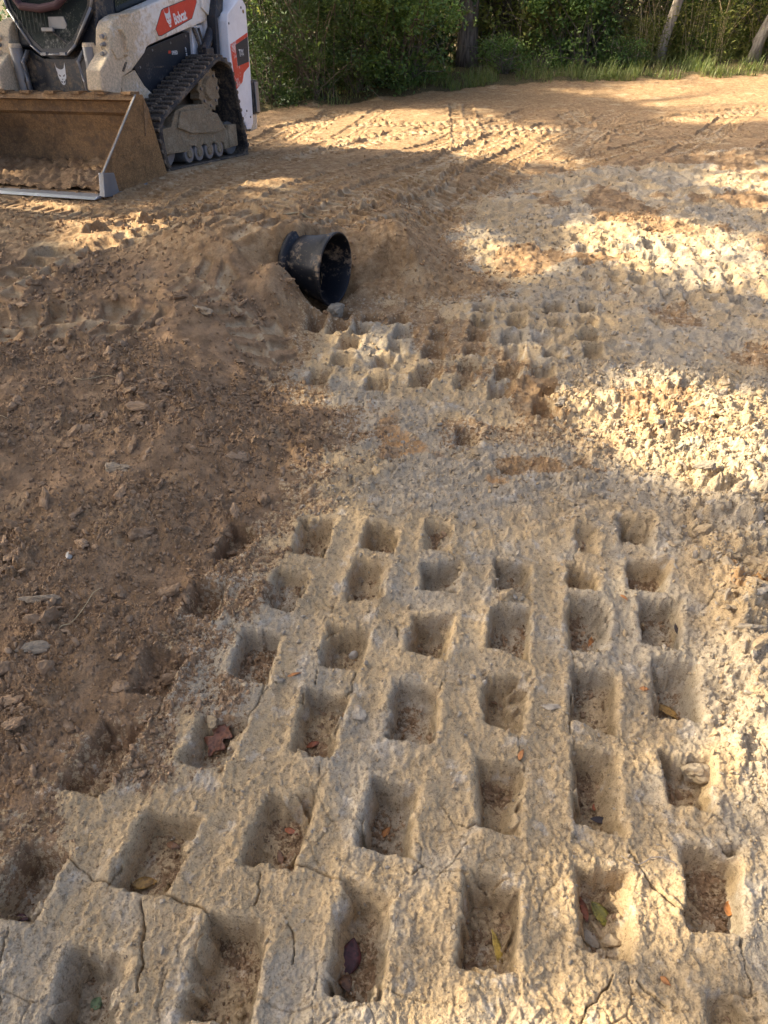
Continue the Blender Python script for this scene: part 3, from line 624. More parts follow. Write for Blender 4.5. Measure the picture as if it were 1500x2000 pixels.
def cyl(p0, p1, r0, r1=None, seg=20, bm=None, cap=True):
    bm = bm or bmesh.new(); r1 = r0 if r1 is None else r1
    p0 = Vector(p0); p1 = Vector(p1); d = (p1 - p0).normalized()
    a = d.orthogonal().normalized(); b = d.cross(a)
    A = []; B = []
    for i in range(seg):
        t = 2 * PI * i / seg; v = a * math.cos(t) + b * math.sin(t)
        A.append(bm.verts.new(p0 + v * r0)); B.append(bm.verts.new(p1 + v * r1))
    for i in range(seg):
        j = (i + 1) % seg
        bm.faces.new([A[i], A[j], B[j], B[i]])
    if cap:
        bm.faces.new(A[::-1]); bm.faces.new(B)
    return bm

def tube(path, radii, seg=8, bm=None):
    bm = bm or bmesh.new()
    path = [Vector(p) for p in path]; rings = []
    if isinstance(radii, (int, float)):
        radii = [radii] * len(path)
    up = Vector((0.13, 0.21, 0.97))
    for i, p in enumerate(path):
        d = (path[min(i + 1, len(path) - 1)] - path[max(i - 1, 0)]).normalized()
        a = d.cross(up)
        a = a.normalized() if a.length > 1e-3 else d.orthogonal().normalized()
        b = d.cross(a)
        rings.append([bm.verts.new(p + (a * math.cos(2 * PI * k / seg) + b * math.sin(2 * PI * k / seg)) * radii[i]) for k in range(seg)])
    for i in range(len(rings) - 1):
        for k in range(seg):
            j = (k + 1) % seg
            bm.faces.new([rings[i][k], rings[i][j], rings[i + 1][j], rings[i + 1][k]])
    bm.faces.new(rings[0][::-1]); bm.faces.new(rings[-1])
    return bm

def plain(name, col, rough=0.6, metal=0.0):
    t = NT(name)
    n = t.noise(9, 4, .6, t.obj())
    t.set(Base_Color=t.mix(t.ramp(n, .35, .7), tuple(c * .8 for c in col), col), Roughness=rough, Metallic=metal)
    return t.m

def dirty(name, base, dirt, lo, hi, amount, rough=0.5, scale=6.0, low=None, bump=0.0, spec=0.4, metal=0.0, front=None):
    """painted steel with dried mud: patches, runs and specks; more of it low down"""
    t = NT(name); p = t.obj()
    n1 = t.noise(scale, 6, .68, p, .6); n2 = t.noise(scale * 6, 5, .7, p); n3 = t.noise(scale * 16, 3, .6, p)
    f = t.math('ADD', t.math('MULTIPLY', n1, .6), t.math('MULTIPLY', n2, .4))
    if low is not None:
        sep = t.n('ShaderNodeSeparateXYZ'); t.l(p, sep.inputs[0])
        f = t.math('ADD', f, t.ramp(sep.outputs[2], low[0], low[1], low[2], 0.0))
    if front is not None:
        sp = t.n('ShaderNodeSeparateXYZ'); t.l(p, sp.inputs[0])
        f = t.math('ADD', f, t.ramp(sp.outputs[1], front[0], front[1], front[2], 0.0))
    m = t.ramp(f, lo, hi, 0, amount)
    col = t.mix(t.ramp(n1, .3, .7), tuple(c * .86 for c in base), base)
    dcol = t.mix(t.ramp(n3, .35, .65), tuple(c * .6 for c in dirt), dirt)
    col = t.mix(m, col, dcol)
    col = t.mix(t.ramp(n3, .68, .72, 0, .8), col, dcol)
    t.set(Base_Color=col, Roughness=t.ramp(m, 0, 1, rough, .95), Metallic=t.ramp(m, 0, .5, metal, 0) if metal else 0.0)
    t.b.inputs['Specular IOR Level'].default_value = spec
    if bump:
        t.bump(t.math('MULTIPLY', m, t.math('ADD', n2, t.math('MULTIPLY', n3, .6))), .8, bump)
    return t.m

MUD = (0.34, 0.25, 0.15)
M['white'] = dirty('white_paint', (0.82, 0.79, 0.71), (0.62, 0.475, 0.28), .45, .64, .85, .45, 4.0, (0.3, 1.4, .08), front=(-1.15, -.1, .16))
M['white_clean'] = dirty('white_paint_rear', (0.78, 0.79, 0.80), (0.40, 0.32, 0.22), .60, .72, .7, .4, 5.0, (0.2, .6, .1))
M['black'] = dirty('dark_paint', (0.018, 0.021, 0.027), MUD, .50, .66, .75, .38, 6.0, (0.55, 1.0, .08))
M['panel'] = dirty('dark_side_panel', (0.015, 0.018, 0.024), (0.30, 0.27, 0.22), .56, .70, .6, .4, 7.0, (0.55, 0.85, .07))
M['rubber'] = dirty('track_rubber', (0.020, 0.021, 0.023), (0.27, 0.21, 0.14), .44, .66, .8, .75, 8.0, (0, .5, .05))
M['mud'] = dirty('caked_mud', (0.36, 0.275, 0.17), (0.62, 0.50, 0.33), .40, .62, 1.0, .95, 9.0, None, .03, .15)
M['bucket'] = dirty('soiled_bucket_steel', (0.13, 0.085, 0.05), (0.36, 0.22, 0.105), .34, .60, .95, .7, 5.0, None, .010, .25)
M['bucket_side'] = dirty('rusty_bucket_side', (0.16, 0.10, 0.05), (0.42, 0.245, 0.105), .30, .56, .95, .8, 7.0, None, .016, .2)
M['steel'] = dirty('worn_steel', (0.52, 0.54, 0.56), (0.40, 0.30, 0.18), .58, .72, .7, .38, 9.0, None, 0, .5, .7)
M['grey_steel'] = dirty('grey_steel', (0.22, 0.225, 0.23), (0.33, 0.26, 0.17), .48, .68, .7, .42, 8.0, None, 0, .5, .4)
M['glass'] = dirty('dusty_glass', (0.020, 0.026, 0.028), (0.40, 0.38, 0.33), .55, .78, .55, .12, 5.0, (0.85, 1.25, .17), 0, .5)
M['red'] = dirty('red_decal', (0.62, 0.055, 0.025), (0.55, 0.42, 0.27), .60, .72, .6, .4, 7.0)
M['red_worn'] = dirty('worn_red_decal', (0.60, 0.06, 0.03), (0.72, 0.70, 0.68), .52, .60, .9, .45, 6.0)
M['decal_white'] = plain('white_decal', (.80, .80, .78), .5)
M['decal_dark'] = dirty('dark_decal', (0.03, 0.035, 0.045), (0.4, .38, .35), .62, .74, .5, .4, 7.0)
M['maroon'] = plain('maroon_pad', (.075, .035, .042), .8)
M['olive'] = plain('grille_behind_glass', (.045, .055, .045), .8)
M['pipe'] = dirty('black_plastic_pipe', (0.007, 0.009, 0.013), (0.34, 0.25, 0.16), .51, .61, .75, .46, 8.0, None, 0, .3)

# ---------------------------------------------------------------- the culvert pipe
def build_pipe():
    a = Vector(PIPE_A).normalized(); c = Vector(PIPE_C)
    rot = a.to_track_quat('Z', 'Y')
    root = empty('culvert_pipe', c); root.rotation_mode = 'QUATERNION'; root.rotation_quaternion = rot
    tag(root, 'black plastic culvert pipe with its open mouth sticking out of the brown bank', 'pipe')
    def lathe(name, prof, mat, parent, seg=64):
        bm = bmesh.new(); rings = []
        for r, z in prof:
            rings.append([bm.verts.new((r * math.cos(2 * PI * k / seg), r * math.sin(2 * PI * k / seg), z)) for k in range(seg)])
        for i in range(len(rings) - 1):
            for k in range(seg):
                j = (k + 1) % seg
                bm.faces.new([rings[i][k], rings[i][j], rings[i + 1][j], rings[i + 1][k]])
        return link(name, bm, mat, parent, True)
    R = PIPE_R
    # smooth bell end, open, with an inner wall
    lathe('bell_end', [(R, 0), (R + .001, -.008), (R - .003, -.014), (R - .004, -.030), (R - .010, -.036), (R - .022, -.08), (R - .036, -.15), (R - .046, -.232)], 'pipe', root)
    lathe('inner_wall', [(R, 0), (R - .004, .004), (R - .010, .003), (R - .013, -.004), (R - .024, -.05), (R - .048, -.20), (R - .056, -.26), (R - .060, -.55), (.001, -.56)], 'pipe', root)
    lathe('corrugation', [(R - .048, -.228), (R - .034, -.236), (R - .016, -.244), (R - .010, -.262), (R - .016, -.280), (R - .036, -.292), (R - .052, -.298)], 'pipe', root)
build_pipe()

# ---------------------------------------------------------------- the track loader
LD = empty('track_loader')
_Rz = Matrix.Rotation(LD_YAW, 4, 'Z'); _Rx = Matrix.Rotation(LD_PITCH, 4, 'X'); _Ry = Matrix.Rotation(LD_ROLL, 4, 'Y')
LD.matrix_world = Matrix.Translation(LD_POS) @ _Rz @ _Rx @ _Ry
tag(LD, 'muddy white and black compact track loader with its bucket lowered on the road', 'loader')

def text_mesh(txt, size, sx=1.0, bold=0.0, shear=0.0):
    cu = bpy.data.curves.new('lettering', 'FONT'); cu.body = txt; cu.size = size; cu.offset = bold; cu.extrude = 0.0012; cu.shear = shear
    o = bpy.data.objects.new('lettering', cu)
    COL.objects.link(o)
    dg = bpy.context.evaluated_depsgraph_get()
    me = bpy.data.meshes.new_from_object(o.evaluated_get(dg))
    bpy.data.objects.remove(o); bpy.data.curves.remove(cu)
    for v in me.vertices:
        v.co.x *= sx
    return me

def text_on_side(txt, origin, direction, size, x, parent, mat, sx=1.0, bold=0.0):
    """lettering lying on a face that looks along +x; direction is (dy,dz) of the writing"""
    me = text_mesh(txt, size, sx, bold)
    d = Vector((0, *direction)).normalized(); n = Vector((1, 0, 0)); up = n.cross(d)
    for v in me.vertices:
        c = v.co.copy()
        v.co = Vector((x, *origin)) + d * c.x + up * c.y + n * c.z
    return link('lettering', me, mat, parent)

CAT = [(-.5, .98), (-.43, .62), (-.18, .50), (.0, .47), (.18, .50), (.33, .60), (.50, .98), (.46, .45), (.40, .25), (.42, .05), (.36, -.15), (.22, -.28), (.20, -.50), (.08, -.62), (-.08, -.62), (-.20, -.50), (-.22, -.28), (-.36, -.15), (-.42, .05), (-.40, .25), (-.47, .45)]
CAT_EYES = [[(-.33, .16), (-.10, .04), (-.12, -.04), (-.26, .0)], [(.33, .16), (.10, .04), (.12, -.04), (.26, .0)], [(-.07, -.18), (.07, -.18), (.0, -.30)], [(-.20, -.33), (-.05, -.36), (-.05, -.45), (-.16, -.47)], [(.20, -.33), (.05, -.36), (.05, -.45), (.16, -.47)]]
def cat_head(parent, to3d, scale, mat, dark):
    def shape(name, pts, h, mt, par):
        bm = bmesh.new(); lo = [bm.verts.new(to3d(p[0] * scale, p[1] * scale, 0)) for p in pts]; hi = [bm.verts.new(to3d(p[0] * scale, p[1] * scale, h)) for p in pts]
        n = len(pts)
        bm.faces.new(hi); bm.faces.new(lo[::-1])
        for i in range(n):
            bm.faces.new([lo[i], lo[(i + 1) % n], hi[(i + 1) % n], hi[i]])
        bmesh.ops.triangulate(bm, faces=[f for f in bm.faces if len(f.verts) > 4])
        return link(name, bm, mt, par)
    h = shape('emblem', CAT, .0012, mat, parent)
    bm = bmesh.new()
    for e in CAT_EYES:
        vs = [bm.verts.new(to3d(p[0] * scale, p[1] * scale, .0022)) for p in e]; bm.faces.new(vs)
    for s in (-1, 1):
        for k in range(3):
            y0 = -.22 - .06 * k
            vs = [bm.verts.new(to3d(s * p[0] * scale, p[1] * scale, .0022)) for p in ((.14, y0), (.36, y0 + .04 - .05 * k), (.36, y0 + .025 - .05 * k))]; bm.faces.new(vs)
    link('emblem_marks', bm, dark, h if h.parent is LD else parent)

# bucket
bucket = link('bucket', slab([(-1.70, -.075), (-1.10, -.062), (-1.00, -.02), (-.945, .07), (-.93, .20), (-.945, .33), (-1.00, .455), (-1.035, .475), (-1.03, .487), (-1.045, .52), (-1.04, .585), (-1.10, .625), (-1.15, .61), (-1.165, .575), (-1.09, .56), (-1.075, .515), (-1.07, .478), (-1.025, .45), (-.975, .33), (-.96, .20), (-.975, .08), (-1.02, .005), (-1.10, -.037), (-1.70, -.050)], -.865, .862), 'bucket', LD)
side_pts = [(-1.14, .615), (-1.05, .612), (-1.00, .50), (-.868, -.01), (-.90, -.055), (-1.58, -.088), (-1.75, -.066), (-1.725, .09)]
for sx in (.862, -.888):
    link('side_plate', slab(side_pts, sx, sx + .026, 0, .004), 'bucket_side', bucket)
    link('wear_block', slab([(-1.765, -.075), (-1.73, .098), (-1.60, .085), (-1.575, -.09)], sx - .012, sx + .036, 0, .004), 'grey_steel', bucket)
    link('wear_strip', slab([(-1.575, -.093), (-.862, -.058), (-.858, -.012), (-.95, -.018), (-1.05, -.035), (-1.2, -.04), (-1.4, -.062), (-1.575, -.06)], sx - .004, sx + .032, 0, .003), 'grey_steel', bucket)
    link('front_edge_trim', slab([(-1.732, .09), (-1.146, .615), (-1.137, .612), (-1.72, .085)], sx + .012, sx + .0285, 0, .002), 'grey_steel', bucket)
link('gusset', slab([(-1.06, .58), (-1.005, .50), (-1.11, .31)], .888, .897, 0), 'bucket', bucket)
link('cutting_edge', slab([(-1.84, -.086), (-1.80, -.068), (-1.63, -.055), (-1.63, -.083)], -.90, .856, 0, .003), 'steel', bucket)
for k in range(9):
    xx = -.78 + k * .195
    link('edge_bolt', cyl((xx, -1.705, -.066), (xx, -1.705, -.046), .017, .013, 10), 'bucket', bucket)
for k in range(7):
    xx = -.80 + k * .26
    link('top_step', box(xx, xx + .10, -1.168, -1.05, .612, .634, .004), 'bucket', bucket)

# lift arms
arm_pts = [(-.998, .905), (-.974, .988), (-.941, 1.077), (-.889, 1.129), (-.80, 1.164), (-.666, 1.182), (-.182, 1.304), (.62, 1.49), (1.05, 1.53), (1.12, 1.42), (1.0, 1.28), (.62, 1.194), (-.44, .966), (-.49, .945), (-.53, .905), (-.739, .783), (-.89, .73), (-.925, .67), (-.94, .62), (-.94, .45), (-1.0, .45), (-1.02, .59), (-1.185, .642), (-1.163, .784), (-1.08, .848)]
for s in (1, -1):
    a0, a1 = (.45, .60) if s > 0 else (-.60, -.45)
    arm = link('lift_arm', slab(arm_pts, a0, a1, 0, .016), 'white', LD)
    xo = .60 * s
    link('coupler_plate', slab([(-.98, .93), (-.925, 1.06), (-.83, 1.09), (-.76, 1.0), (-.79, .88), (-.94, .86)], xo - .004 * s, xo + .012 * s, 0, .003), 'white', arm)
    for (yy, zz, rr) in ((-.955, 1.03, .026), (-.975, .973, .017), (-.99, .912, .024)):
        link('hydraulic_coupler', cyl((xo - .055 * s, yy + .08, zz), (xo - .055 * s, yy - .035, zz - .012), rr, rr * .92, 14), 'white' if rr > .02 else 'grey_steel', arm)
        link('coupler_cap', cyl((xo - .055 * s, yy - .03, zz - .012), (xo - .055 * s, yy - .06, zz - .016), rr * .66, rr * .6, 12), 'grey_steel', arm)
    link('guard_handle', tube([(xo + .006 * s, -.86, 1.075), (xo + .04 * s, -.85, 1.07), (xo + .045 * s, -.81, 1.0), (xo + .045 * s, -.82, .93), (xo + .04 * s, -.83, .895), (xo + .006 * s, -.83, .89)], .014, 10), 'white', arm)
    link('slot', slab([(-.825, .842), (-.80, .835), (-.865, .768), (-.89, .774)], xo + .0005 * s, xo + .0035 * s, 0), 'black', arm)
    link('pivot_pin', cyl((xo - .02 * s, -.97, .52), (xo + .018 * s, -.97, .52), .035, .03, 18), 'grey_steel', arm)
    cast = link('rear_link_plate', slab([(.49, 1.50), (.46, 1.28), (.64, 1.185), (.80, 1.172), (.93, 1.25), (1.005, 1.32), (1.03, 1.55), (.52, 1.55)], xo + .003 * s, xo + .024 * s, 0, .004), 'white', LD)
    link('pin_boss', cyl((xo + .02 * s, .90, 1.31), (xo + .05 * s, .90, 1.31), .045, .035, 18), 'grey_steel', cast)
    if s > 0:
        dec = link('badge_panel', slab([(-.313, 1.085), (-.188, 1.225), (-.15, 1.24), (.40, 1.365), (.405, 1.32), (.293, 1.192), (-.243, 1.042), (-.285, 1.040)], .6005, .6022, 0), 'red', arm)
        dec2 = link('badge_rim', slab([(-.318, 1.086), (-.19, 1.231), (-.15, 1.246), (.405, 1.372), (.411, 1.319), (.296, 1.186), (-.243, 1.036), (-.289, 1.034)], .6004, .6012, 0), 'decal_dark', arm)
        text_on_side('Bobcat', (-.005, 1.130), (1, .245), .115, .6028, arm, 'decal_white', .68, .003)
        dd = Vector((0, 1, .245)).normalized(); uu = Vector((1, 0, 0)).cross(dd)
        cat_head(arm, lambda u, v, h: Vector((.6026, -.095, 1.165)) + dd * u + uu * v + Vector((h, 0, 0)), .095, 'decal_white', 'red')

# tilt cylinders and front hoses
for s in (1, -1):
    c = link('tilt_cylinder', cyl((.37 * s, -.975, .52), (.385 * s, -.985, .955), .052, .052, 24), 'grey_steel', LD)
    link('cylinder_cap', cyl((.385 * s, -.985, .945), (.385 * s, -.985, .975), .054, .046, 24), 'white', c)
    link('lug_plate', box(min(.43 * s, .52 * s), max(.43 * s, .52 * s), -1.0, -.96, .80, .955, .006), 'white', c)
    for k in range(2):
        link('hose', tube([(.30 * s - .02 * k, -.93, .92), (.29 * s, -1.02 - .02 * k, .84), (.30 * s + .02 * k, -1.04, .70), (.31 * s, -1.0, .52)], .014, 8), 'grey_steel' if k else 'rubber', c)
link('front_cross_member', box(-.43, .43, -.92, -.86, .36, .56, .02), 'black', LD)

# body, cab
body = link('body', slab([(-.86, .24), (-.89, .60), (-.86, .93), (-.60, .985), (.9, 1.10), (1.0, .95), (1.0, .30), (.85, .22)], -.44, .44, 0, .02), 'black', LD)
link('lower_panel', slab([(-.80, .40), (-.86, .72), (-.62, .78), (-.52, .66), (-.40, .585), (-.20, .50), (-.2, .40)], .4405, .535, 0, .004), 'white', body)
link('fender_panel', slab([(-.61, .80), (-.40, .94), (.30, 1.085), (.345, 1.08), (.30, .62), (.0, .56), (-.38, .585), (-.50, .66)], .4405, .522, 0, .005), 'panel', body)
link('panel_crease', slab([(-.60, .79), (.05, .80), (.05, .812), (-.59, .803)], .5222, .526, 0), 'black', body)
link('pillar_panel', slab([(.355, 1.13), (.55, 1.15), (.58, .62), (.31, .60)], .4405, .545, 0, .004), 'white_clean', body)
for k in range(3):
    link('hose', tube([(.555, .36 + .05 * k, 1.12), (.58, .40 + .04 * k, .98), (.57, .40 + .05 * k, .88), (.56, .50 + .03 * k, .80), (.555, .62, .78 + .02 * k)], .013, 8), 'grey_steel' if k == 1 else 'rubber', body)
lc = link('lift_cylinder', cyl((.62, .42, .93), (.62, .62, 1.14), .045, .045, 18), 'black', LD)
link('cylinder_block', box(.575, .68, .36, .50, .86, .96, .01), 'black', lc)
link('rear_link', slab([(.56, .62), (.60, 1.20), (.70, 1.24), (.80, 1.5), (.70, 1.5), (.56, 1.22), (.50, .66)], .60, .70, 0, .008), 'black', LD)
text_on_side('SPEED', (.0, .898), (1, .04), .042, .5235, body, 'decal_white', .85, .0006)
link('speed_stripe', slab([(-.055, .905), (-.015, .907), (-.012, .93), (-.05, .928)], .5224, .5232, 0), 'red', body)
me_ = text_mesh('66 HP', .03, 1.0, .0005)
for v in me_.vertices:
    c_ = v.co.copy(); v.co = Vector((.5235 + c_.z, .255 - c_.y, .885 + c_.x))
link('lettering', me_, 'decal_white', body)

cab = link('cab', slab([(-.86, .93), (-.90, .95), (-.80, 1.55), (-.70, 1.93), (.45, 1.98), (.55, 1.2), (.5, 1.03)], -.42, .42, 0, .02), 'black', LD)
link('side_window', slab([(-.62, 1.06), (.36, 1.22), (.34, 1.80), (-.55, 1.80)], 0.421, .428, 0), 'glass', cab)
link('roof', box(-.48, .48, -.72, .50, 1.975, 2.03, .02), 'black', cab)
link('front_panel', slab([(-.40, .36), (.40, .36), (.42, .92), (.30, .93), (.16, .865), (-.16, .865), (-.30, .93), (-.42, .92)], -.925, -.90, 1, .006), 'black', cab)
dpts = [(-.46, 1.85), (-.47, 1.30), (-.44, 1.21), (-.24, .955), (-.14, .885), (.14, .885), (.24, .955), (.44, 1.21), (.47, 1.30), (.46, 1.85)]
def dy(z):
    return -.935 + .12 * max(0, (z - .88)) / .9
def door_ring(w, th, off):
    bm = bmesh.new(); n = len(dpts); rings = []
    for (px_, pz_) in dpts:
        L = math.hypot(px_, pz_ - 1.35); ix, iz = px_ * (1 - w / L), 1.35 + (pz_ - 1.35) * (1 - w / L)
        rings.append([bm.verts.new((px_, dy(pz_) - off, pz_)), bm.verts.new((px_, dy(pz_) - off - th, pz_)), bm.verts.new((ix, dy(iz) - off - th, iz)), bm.verts.new((ix, dy(iz) - off, iz))])
    for i in range(n):
        j = (i + 1) % n
        for k in range(4):
            bm.faces.new([rings[i][k], rings[i][(k + 1) % 4], rings[j][(k + 1) % 4], rings[j][k]])
    return bm
door = link('door', door_ring(.055, .03, .0), 'black', LD)
bm = bmesh.new(); bm.faces.new([bm.verts.new((p[0] * .93, dy(p[1]) - .018, 1.35 + (p[1] - 1.35) * .93)) for p in dpts])
link('door_glass', bm, 'glass', door)
seal = bmesh.new()
for i in range(len(dpts) - 1):
    p, q = dpts[i], dpts[i + 1]
    cyl((p[0] * .975, dy(p[1]) - .034, p[1] + .008), (q[0] * .975, dy(q[1]) - .034, q[1] + .008), .011, .011, 8, seal)
link('door_seal', seal, 'grey_steel', door, True)
link('door_handle', box(-.075, .045, -.975, -.955, 1.055, 1.085, .006), 'grey_steel', door)
link('latch_plate', slab([(-.04, 1.02), (.07, 1.02), (.16, 1.10), (.14, 1.16), (-.02, 1.16)], dy(1.1) - .024, dy(1.1) - .018, 1, .002), 'grey_steel', door)
link('wiper', tube([(.03, -.965, 1.05), (.14, -.96, .98)], .006, 6), 'black', door)
for s in (-1, 1):
    link('hinge', box(s * .10 - .03, s * .10 + .03, -.985, -.955, .885, .91, .004), 'grey_steel', door)
for k in range(9):
    xx = -.36 + k * .04
    link('grille_bar', cyl((xx, -.952 + .03 * 0 - .001, 1.05 + .35 * abs(xx) * 0), (xx, -.937, 1.22), .004, .004, 6), 'olive', door)
link('lap_bar', tube([(-.33, -.955, 1.33), (-.25, -.958, 1.235), (-.05, -.96, 1.215), (.12, -.96, 1.235), (.28, -.955, 1.33)], .030, 12), 'maroon', door)
cat_head(cab, lambda u, v, h: Vector((.0 + u, -.9262 - h, .735 + v)), .105, 'decal_white', 'black')

# rear tower, bumper, engine hood
tower = link('rear_tower', slab([(.60, .55), (.632, 1.18), (.66, 1.24), (.90, 1.365), (.985, 1.365), (1.04, 1.32), (1.02, .70), (.985, .28), (.93, .225), (.84, .225), (.72, .40)], .62, .78, 0, .01), 'white_clean', LD)
link('badge_panel', slab([(.645, .985), (1.018, 1.095), (.995, .80), (.872, .745), (.826, .664), (.677, .594)], .7805, .782, 0), 'red_worn', tower)
link('badge_panel', slab([(.752, .985), (1.014, 1.060), (.998, .842), (.756, .802)], .782, .7832, 0), 'decal_dark', tower)
text_on_side('T66', (.805, .888), (1, .03), .085, .784, tower, 'decal_white', .72, .002)
link('hole_slot', cyl((.7805, .97, 1.27), (.783, .97, 1.27), .017, .017, 12), 'bucket', tower)
link('tower_left', slab([(.60, .55), (.632, 1.18), (.90, 1.365), (1.04, 1.32), (1.02, .70), (.985, .28), (.84, .225)], -.78, -.62, 0, .01), 'white_clean', LD)
bmp = link('rear_bumper', box(.40, .795, 1.0, 1.14, .36, .68, .025), 'rubber', LD)
link('tail_strip', box(.80, .815, 1.03, 1.10, .38, .66, .008), 'grey_steel', bmp)
link('bumper_foot', slab([(.93, .20), (1.08, .22), (1.10, .36), (1.0, .36)], .55, .77, 0, .01), 'white', bmp)
link('engine_hood', box(-.60, .60, .56, 1.04, .70, 1.33, .03), 'white_clean', LD)

# bolts and seams
for (yy, zz) in ((-.52, .80), (-.30, .93), (.0, .99), (.27, 1.05), (.27, .66), (-.05, .60), (-.33, .62)):
    link('panel_bolt', cyl((.5215, yy, zz), (.527, yy, zz), .011, .009, 8), 'grey_steel', body)
for (yy, zz) in ((.69, .52), (.66, 1.16), (.93, 1.30), (.93, .34), (.86, .40)):
    link('tower_bolt', cyl((.7795, yy, zz), (.786, yy, zz), .012, .010, 8), 'grey_steel', tower)
link('weld_seam', slab([(-.935, .80), (-.60, .915), (-.60, .923), (-.938, .808)], .600, .6035, 0), 'white', LD)
link('arm_step', slab([(-.80, 1.155), (-.66, 1.175), (-.66, 1.19), (-.80, 1.17)], .48, .606, 0, .004), 'white', LD)
for s in (1, -1):
    link('grab_handle', tube([(.43 * s, -.80, 1.30), (.46 * s, -.84, 1.34), (.46 * s, -.82, 1.56), (.43 * s, -.77, 1.60)], .011, 8), 'black', LD)
# undercarriages
def rounded(pts, rad, n=6):
    out = []
    m = len(pts)
    for i in range(m):
        p = Vector(pts[i]); a = (Vector(pts[i - 1]) - p); b = (Vector(pts[(i + 1) % m]) - p)
        ang = a.angle(b); r = rad[i]; t = r / math.tan(ang / 2)
        a.normalize(); b.normalize()
        c = p + (a + b).normalized() * (r / math.sin(ang / 2))
        s0 = p + a * t - c; s1 = p + b * t - c
        a0 = math.atan2(s0.y, s0.x); a1 = math.atan2(s1.y, s1.x); d = (a1 - a0 + PI) % (2 * PI) - PI
        for k in range(n + 1):
            w = a0 + d * k / n
            out.append((c.x + r * math.cos(w), c.y + r * math.sin(w)))
    return out
TPATH = rounded([(-.80, -.01), (-.845, .40), (.27, .885), (.50, .82), (.715, -.01)], [.13, .16, .22, .12, .10], 7)
def offset_path(path, d):
    n = len(path); out = []
    for i in range(n):
        t = (Vector(path[(i + 1) % n]) - Vector(path[i - 1])).normalized()
        out.append((path[i][0] + t.y * d * -1, path[i][1] + t.x * d))
    return out
def area(p):
    return sum(p[i - 1][0] * p[i][1] - p[i][0] * p[i - 1][1] for i in range(len(p)))
if area(TPATH) < 0:
    TPATH = TPATH[::-1]
def resample(path, step):
    P = [Vector(p) for p in path] + [Vector(path[0])]; L = [0]
    for i in range(len(P) - 1):
        L.append(L[-1] + (P[i + 1] - P[i]).length)
    n = round(L[-1] / step); out = []; j = 0
    for k in range(n):
        s = L[-1] * k / n
        while L[j + 1] < s:
            j += 1
        t = (s - L[j]) / max(1e-9, L[j + 1] - L[j]); p = P[j].lerp(P[j + 1], t); d = (P[j + 1] - P[j]).normalized()
        out.append((p, d))
    return out
def belt(x0, x1):
    """closed loop: outer skin, raised lip at both edges, inner skin"""
    bm = bmesh.new(); st = resample(TPATH, .035); rings = []
    sec = [(x0, .0), (x0 + .012, .012), (x1 - .012, .012), (x1, .0), (x1 + .002, -.022), (x1 - .020, -.030), (x1 - .05, -.022), (x0 + .05, -.022), (x0 + .02, -.030), (x0 - .002, -.022)]
    for p, d in st:
        n = Vector((d.y, -d.x))
        rings.append([bm.verts.new((sx, p.x + n.x * h, p.y + n.y * h)) for sx, h in sec])
    m = len(rings)
    for i in range(m):
        for k in range(len(sec)):
            bm.faces.new([rings[i][k], rings[i][(k + 1) % len(sec)], rings[(i + 1) % m][(k + 1) % len(sec)], rings[(i + 1) % m][k]])
    return bm
def lug_mesh(w):
    bm = bmesh.new(); h = .022; a = .021; b = .013
    vs = []
    for x in (0, w):
        vs.append([bm.verts.new((x, yy, zz)) for yy, zz in ((-a, -.004), (a, -.004), (b, h), (-b, h))])
    for k in range(4):
        bm.faces.new([vs[0][k], vs[0][(k + 1) % 4], vs[1][(k + 1) % 4], vs[1][k]])
    bm.faces.new(vs[0][::-1]); bm.faces.new(vs[1])
    bmesh.ops.recalc_face_normals(bm, faces=bm.faces)
    bmesh.ops.bevel(bm, geom=list(bm.edges), offset=.004, segments=1, affect='EDGES')
    me = bpy.data.meshes.new('tread_lug'); bm.to_mesh(me); bm.free(); me.materials.append(M['rubber'])
    return me
LUG = lug_mesh(.175)
FR = [(-.79, .15), (-.79, .335), (-.60, .345), (-.50, .47), (-.30, .50), (-.03, .50), (.02, .45), (.21, .41), (.33, .275), (.53, .262), (.50, .098), (.29, .088), (.27, .15), (.22, .16), (.18, .10), (.13, .15), (.09, .17), (.04, .15), (.0, .105), (-.05, .155), (-.10, .17), (-.15, .15), (-.19, .115), (-.24, .16), (-.29, .17), (-.34, .15), (-.40, .125), (-.77, .135)]
